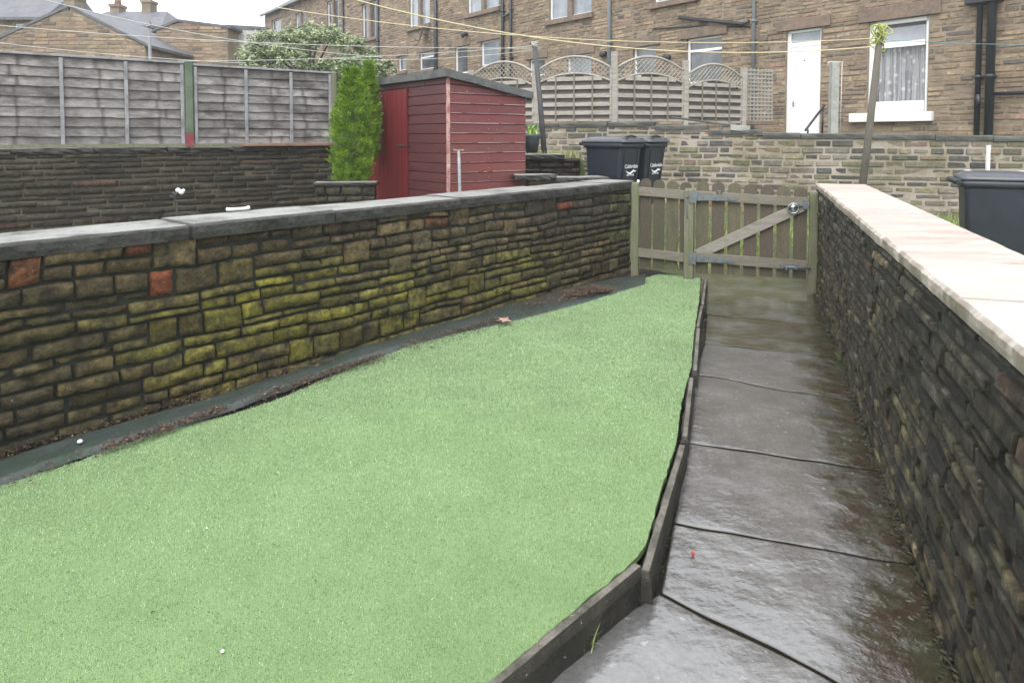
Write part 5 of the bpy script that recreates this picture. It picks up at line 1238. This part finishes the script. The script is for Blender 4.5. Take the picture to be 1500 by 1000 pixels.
bin2 = copy_tree(bin1); bin2['label'] = 'dark grey wheelie bin standing behind and right of another, only its logo front showing'
th = R(48); cor = pl(at(911, 200, 9.7)); 
def place(b, p, z, a): b.location = (p.x, p.y, z); b.rotation_euler = (0, 0, a)
bc1 = cor + V((-.743, .669, 0)) * .32 + V((.669, .743, 0)) * .27
place(bin1, bc1, .55, th); place(bin2, bc1 + V((.669, .743, 0)) * .64 + V((.743, -.669, 0)) * .03, .55, th)
bin3 = make_bin('dark grey wheelie bin with a white sticker on its lid beyond the right wall', False, True)
q = pl(at(1462, 200, 7.3)); place(bin3, q, at(1462, 250, 7.3).z - 1.055, R(64))

# ------------------------------------------------------------------ odds around the shed and lane
mb = MB(); r_ = random.Random(12); q = pl(at(812, 200, 10.45)); dq = V((.98, .15, 0)).normalized(); nq = V((dq.y, -dq.x, 0))
dp_ = thing('dry_stone_bed', 'low dark dry stone bed edge between the red shed and the bins', 'stone wall', (q.x, q.y, .5)); zt2 = at(810, 233, 10.4).z
stones(mb, q - dq * .55, dq, nq, coursed(0, .95, .4, zt2, (.06, .12), (.2, .4), r_), dark_col, 5, .02, (0, .05), .06, .012, rough_edge=.01); mb.build('stonework', M['near_stone'], dp_)
mb = MB(); mb.box(q - dq * .075 - nq * .15 + V((0, 0, (.4 + zt2) / 2)), (.95, .3, zt2 - .4), (dq, nq, UPZ)); mb.build('fill', M['soil'], dp_)
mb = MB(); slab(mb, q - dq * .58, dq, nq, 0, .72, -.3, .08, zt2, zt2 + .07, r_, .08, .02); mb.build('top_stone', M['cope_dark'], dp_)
# rough slabs behind the wall end
a = at(752, 259, 9.0); mb = MB(); slab(mb, pl(a), V((.97, .25, 0)), V((.25, -.97, 0)), 0, .55, -.08, .12, a.z - .04, a.z + .03, r_, .06, .02); tag(mb.build('stone_slab', M['kerb']), 'rough pale stone slab lying beside the shed behind the wall end', 'stone slab')
mb = MB(); a = at(845, 258, 9.4); 
slab(mb, pl(a), V((.97, .2, 0)), V((.2, -.97, 0)), -.55, .35, -.1, .3, a.z - .06, a.z, r_, .07, .015); tag(mb.build('stone_slab', M['cope_dark']), 'flat grey stone slab behind the wall end next to the bins', 'stone slab')
q = at(779, 224, 10.9); pt = thing('flower_pot', 'dark plastic flower pot with a green plant beside the shed', 'flower pot', tuple(q)); mb = MB()
mb.tube([q, V(q) + V((0, 0, .22)), V(q) + V((0, 0, .26)), V(q) + V((0, 0, .29))], [.09, .125, .145, .145], 18); mb.build('pot', M['pot'], pt)
tq = tuft('plant', V(q) + V((0, 0, .28)), 60, .17, .10, [(.2, .36, .06), (.3, .46, .12)], 'fresh green leafy plant growing in the dark flower pot', 'plant', 5, .012)
mb = MB(); 
def grass_patch(name, label, pts_, cnt, h, cols, seed, wd=.006):
    r_ = random.Random(seed); mb = MB()
    for k in range(cnt):
        a, b, s = pts_[r_.randrange(len(pts_))]; p = V(a).lerp(V(b), r_.random()) + V((r_.gauss(0, s), r_.gauss(0, s), 0)); p.z = gh(p.x, p.y) - .01
        hh = h * r_.uniform(.4, 1.2); b_2 = r_.uniform(0, 6.28); l = hh * r_.uniform(.2, .8); s_ = V((-math.sin(b_2), math.cos(b_2), 0)) * wd
        t1 = p + V((math.cos(b_2) * l, math.sin(b_2) * l, hh)); mb.add([p - s_, p + s_, t1], [(0, 1, 2)], r_.choice(cols))
    tag(mb.build(name, M['leaf'], smooth=False), label, 'grass', kind='stuff')
gc = [(.14, .24, .045), (.20, .30, .07), (.26, .30, .10), (.30, .25, .12)]
grass_patch('grass', 'rough green grass growing in the lane behind the gate', [((1.9, 9.3, 0), (3.6, 9.2, 0), .2), ((2.2, 9.8, 0), (5.5, 9.5, 0), .2), ((5.5, 10.3, 0), (8, 9.8, 0), .3)], 9000, .11, gc, 3)
grass_patch('dry_grass', 'orange brown dead grass and stalks between the bins and the lane wall', [((2.7, 11.6, 0), (3.6, 11.3, 0), .2), ((1.6, 12.3, 0), (2.4, 12.2, 0), .2)], 1500, .34, [(.36, .24, .11), (.42, .32, .16), (.25, .16, .08), (.2, .2, .07)], 4, .005)
grass_patch('bank_grass', 'weedy grass on the raised bank left of the bins', [((.3, 11.2, 0), (1.3, 11.2, 0), .3), ((.7, 12.0, 0), (1.5, 12, 0), .3)], 3500, .13, [(.30, .30, .15), (.20, .26, .07), (.38, .33, .2)], 8)
# white ornament on stake and white bone on the coping
q = at(263, 281, 5.6); og = thing('garden_light', 'small white globe light on a dark twisted stake behind the mossy wall', 'garden light', (q.x, q.y, .4)); r_ = random.Random(2)
for k, (dx, dz, s) in enumerate(((-.012, .012, .020), (.015, -.003, .021), (.03, .01, .014))):
    mb = MB(); bm = bmesh.new(); bmesh.ops.create_icosphere(bm, subdivisions=2, radius=s); bm.verts.index_update(); c = V(q) + V((dx, 0, dz)); mb.add([c + v.co for v in bm.verts], [[v.index for v in f.verts] for f in bm.faces], smooth=True); bm.free(); mb.build('globe', M['white'], og)
mb = MB(); mb.tube([V(q) + V((-.01, 0, 0)), V(q) + V((-.05, 0, -.04)), V(q) + V((-.03, .01, -.09)), V((q.x - .03, q.y, .4))], .007, 6)
mb.tube([V(q) + V((-.04, 0, -.05)), V(q) + V((-.08, 0, -.03))], .006, 5); mb.tube([V(q) + V((-.04, 0, -.03)), V(q) + V((-.05, 0, .0))], .01, 5); mb.build('stake', M['dark_pole'], og)
q = LA + LD * ucut(300, 304, 1.08, LA, LD) - LN * .345 + V((0, 0, 1.085)); mb = MB(); dd = LD
mb.tube([V(q) - dd * .08 + V((0, 0, .02)), V(q) - dd * .055 + V((0, 0, .016)), V(q) + dd * .055 + V((0, 0, .014)), V(q) + dd * .085 + V((0, 0, .02))], [.013, .011, .011, .014], 8); tag(mb.build('plastic_bone', M['white']), 'small white stick-shaped plastic toy lying on the coping of the mossy wall', 'toy')
q = at(935, 262, 8.02); mb = MB(); mb.tube([V((q.x, q.y, 1.07)), V((q.x, q.y, 1.10))], [.02, .012], 8); tag(mb.build('post_cap', M['white']), 'tiny white knob on top of the fence post at the wall end', 'knob')

# ------------------------------------------------------------------ distant houses at the left
def gable_house(label, pxl, pxr, Y, zeave, zr, apex_px, mwall, depth, seed, roofm='slate', rot=.0, kind='gable', stn=True, wins=(), chims=(), step=.5, cell=.5):
    A = pl(at(pxl, 200, Y)); B = pl(at(pxr, 200, Y + rot * 4)); d = (B - A).normalized(); n = V((d.y, -d.x, 0)); L = (B - A).length
    h = thing('stone_house', label, 'house', tuple(A.lerp(B, .5) + V((0, 0, 1.1))))
    ua = upx(apex_px, A, d) if apex_px is not None else L / 2
    ze_l, ze_r = zeave
    if kind == 'gable': top = lambda u: (ze_l + (zr - ze_l) * u / ua) if u < ua else (zr + (ze_r - zr) * (u - ua) / (L - ua))
    else: top = lambda u: ze_l + (ze_r - ze_l) * u / L
    hl = []
    for (x0, y0, x1, y1) in wins: hl.append((upx(x0, A, d), upx(x1, A, d), at((x0 + x1) / 2, y1, Y).z, at((x0 + x1) / 2, y0, Y).z))
    zmax = max(zr, ze_l, ze_r)
    if stn:
        mb = MB(); stones(mb, A, d, n, coursed(0, L, 1.5, zmax, (.10, .16), (.25, .6), random.Random(seed)), house_col, seed, .018, (0, .02), cell, .006, holes=hl, top=top); mb.build('stonework', M['house_stone'], h)
    mb = MB(); backing(mb, A, d, n, 0, L, 1, zmax, holes=hl, top=top, thick=depth, step=step, depth=.15); mb.build('wall', M[mwall], h)
    for (a, b, c0_, c1_) in hl:
        mb = MB(); w = .07
        for z in (c0_ + w / 2, c1_ - w / 2): mb.box(A + d * ((a + b) / 2) - n * .08 + V((0, 0, z)), (b - a, .05, w), (d, n, UPZ))
        for u in (a + w / 2, (a + b) / 2, b - w / 2): mb.box(A + d * u - n * .08 + V((0, 0, (c0_ + c1_) / 2)), (w, .05, c1_ - c0_ - 2 * w), (d, n, UPZ))
        f = mb.build('window', M['upvc'], h); mb = MB(); g = lambda u, z: A + d * u - n * .1 + V((0, 0, z)); mb.add([g(a, c0_), g(b, c0_), g(b, c1_), g(a, c1_)], [(0, 1, 2, 3)]); mb.build('pane', M['glass_pale'], f)
    mb = MB(); g = lambda u, w, z: A + d * u + n * w + V((0, 0, z))
    if kind == 'gable':
        for (u0, z0, u1, z1) in ((-.15, ze_l - .05, ua, zr), (ua, zr, L + .15, ze_r - .05)):
            mb.add([g(u0, .03, z0), g(u1, .03, z1), g(u1, -depth, z1), g(u0, -depth, z0), g(u0, .03, z0 + .09), g(u1, .03, z1 + .09), g(u1, -depth, z1 + .09), g(u0, -depth, z0 + .09)], [(3, 2, 1, 0), (4, 5, 6, 7), (0, 1, 5, 4), (2, 3, 7, 6), (0, 4, 7, 3), (1, 2, 6, 5)])
    elif kind == 'eave':
        mb.add([g(-.2, .25, ze_l - .05), g(L + .2, .25, ze_r - .05), g(L - (.9 if chims else 0), -2.6, zr), g(-.2, -2.6, zr), g(L + .2, -5, ze_r), g(-.2, -5, ze_l)], [(0, 1, 2, 3), (3, 2, 4, 5), (1, 4, 2)])
        mb.box(g(L / 2, .28, (ze_l + ze_r) / 2 - .06), (L + .4, .12, .12), (d, n, UPZ))
    else:
        mb.box(g(L / 2, -depth / 2, (ze_l + ze_r) / 2 + .05), (L + .1, depth + .1, .12), ((B - A + V((0, 0, ze_r - ze_l))).normalized(), n, UPZ))
    rf = mb.build('roof', M[roofm], h)
    for (cx, yt, yb, w, pot) in chims:
        Yc = Y + 2.6; c = at(cx, yb, Yc); t_ = at(cx, yt, Yc); mb = MB(); ww = w * Yc / F
        mb.box((c.x, c.y, (c.z - .6 + t_.z) / 2), (ww, .6, t_.z - c.z + .6)); mb.box((c.x, c.y, t_.z - .03), (ww * 1.2, .72, .12)); ch = mb.build('chimney', M['house_mortar'], rf)
        if pot: mb = MB(); mb.tube([(c.x, c.y, t_.z), (c.x, c.y, t_.z + pot)], [.16, .11], 10); mb.build('chimney_pot', M['rust_plank'], ch)
    return h
gable_house('slate roofed stone house furthest left, behind the gabled building', -120, 66, 31, (at(30, 27, 31).z, at(30, 27, 31).z), at(30, -14, 33.6).z, None, 'house_mortar', 6, 61, kind='eave', wins=((27, 35, 41, 48),))
gable_house('small slate roofed stone house with two chimneys behind the gabled building', 118, 236, 30, (at(150, 37, 30).z, at(236, 42, 30).z), at(180, 17, 32.6).z, None, 'house_mortar', 6, 62, kind='eave', wins=((181, 46, 203, 61),), chims=((173, 9, 20, 13, .5), (219, 3, 28, 13, .25)))
g1 = gable_house('large plain stone gable building at the upper left behind the panel fence', -14, 216, 22, (at(0, 66, 22).z, at(210, 68, 22).z), at(106, 11, 22).z, 106, 'house_mortar', 5, 63, chims=((109, -3, 8, 15, 0),))
gable_house('long low stone building with sloping flat top right of the gabled building', 232, 336, 25, (at(240, 46, 25).z, at(336, 40, 25).z), at(264, 32, 25).z, 264, 'house_mortar', 5, 64, kind='gable')
gable_house('pale rendered flat roofed building between the stone building and the terrace', 335, 391, 26, (at(336, 41, 26).z, at(391, 44, 26).z), 0, None, 'render_wall', 5, 65, kind='flat', stn=False)
q = pl(at(224, 200, 16)); mb = MB(); tpz = at(222, 37, 16).z; lp = thing('grey_post', 'slender pale grey post with a small pointed head behind the panel fence', 'post', (q.x, q.y, 1.15))
mb.tube([V((q.x, q.y, 1.15)), V((q.x - .03, q.y, tpz))], .035, 8); mb.build('shaft', M['pipe_grey'], lp)
mb = MB(); mb.box((q.x - .03, q.y, tpz + .03), (.11, .11, .14), taper=.4); mb.build('head', M['pipe_grey'], lp)
mb = MB(); q = at(200, 82, 13); mb.beam(at(160, 82, 13), at(215, 84, 13), .05, .05); mb.beam(at(160, 82, 13), at(160, 82, 13) + V((0, 0, -1.5)), .05, .05); 

# ------------------------------------------------------------------ haze
HZ = 0.0017  # air volume added to hint at the bleached glare, upper left
mb = MB(); mb.box((-6, 27, 8.4), (90, 84, 20.4)); hz_ = mb.build('haze', base_nodes('haze_air')[0])
nt = hz_.data.materials[0].node_tree; nt.nodes.remove(nt.nodes['Principled BSDF']); pv = nt.nodes.new('ShaderNodeVolumePrincipled')
pv.inputs['Color'].default_value = (.95, .97, 1, 1); pv.inputs['Density'].default_value = HZ; nt.links.new(pv.outputs[0], nt.nodes['Material Output'].inputs['Volume'])
tag(hz_, 'thin pale air added over the yards and houses, standing in for glare', 'haze', kind='stuff')
# ------------------------------------------------------------------ light
w = bpy.data.worlds.new('World'); sc.world = w; w.use_nodes = True; nt = w.node_tree; bg = nt.nodes['Background']
sky = N(nt, 'ShaderNodeTexSky', sky_type='NISHITA', sun_disc=False); SE_, SA_ = R(52), R(200)
sky.sun_elevation = SE_; sky.sun_rotation = SA_; sky.dust_density = 4
tc = N(nt, 'ShaderNodeTexCoord'); nz = N(nt, 'ShaderNodeTexNoise', Scale=2.2, Detail=5.0, Roughness=.5); nt.links.new(tc.outputs['Generated'], nz.inputs['Vector'])
rp = N(nt, 'ShaderNodeValToRGB'); rp.color_ramp.elements[0].position = .3; rp.color_ramp.elements[0].color = (9.0, 9.3, 9.8, 1); rp.color_ramp.elements[1].position = .7; rp.color_ramp.elements[1].color = (12.2, 12.3, 12.5, 1)
nt.links.new(nz.outputs[0], rp.inputs[0]); mx = N(nt, 'ShaderNodeMix', data_type='RGBA'); mx.inputs[0].default_value = .93
nt.links.new(sky.outputs[0], mx.inputs[6]); nt.links.new(rp.outputs[0], mx.inputs[7]); nt.links.new(mx.outputs[2], bg.inputs[0]); bg.inputs[1].default_value = .1
sun = bpy.data.lights.new('sun', 'SUN'); sun.energy = 1.2; sun.angle = R(35); sun.color = (1, .97, .93)
so = bpy.data.objects.new('sun', sun); COL.objects.link(so)
az = R(200); dirv = V((math.sin(az) * math.cos(SE_), math.cos(az) * math.cos(SE_), math.sin(SE_)))
so.rotation_euler = dirv.to_track_quat('Z', 'Y').to_euler()
sc.view_settings.view_transform = 'Standard'; sc.view_settings.look = 'None'; sc.view_settings.gamma = 1; sc.view_settings.exposure = 1.1
sc.cycles.max_bounces = 6
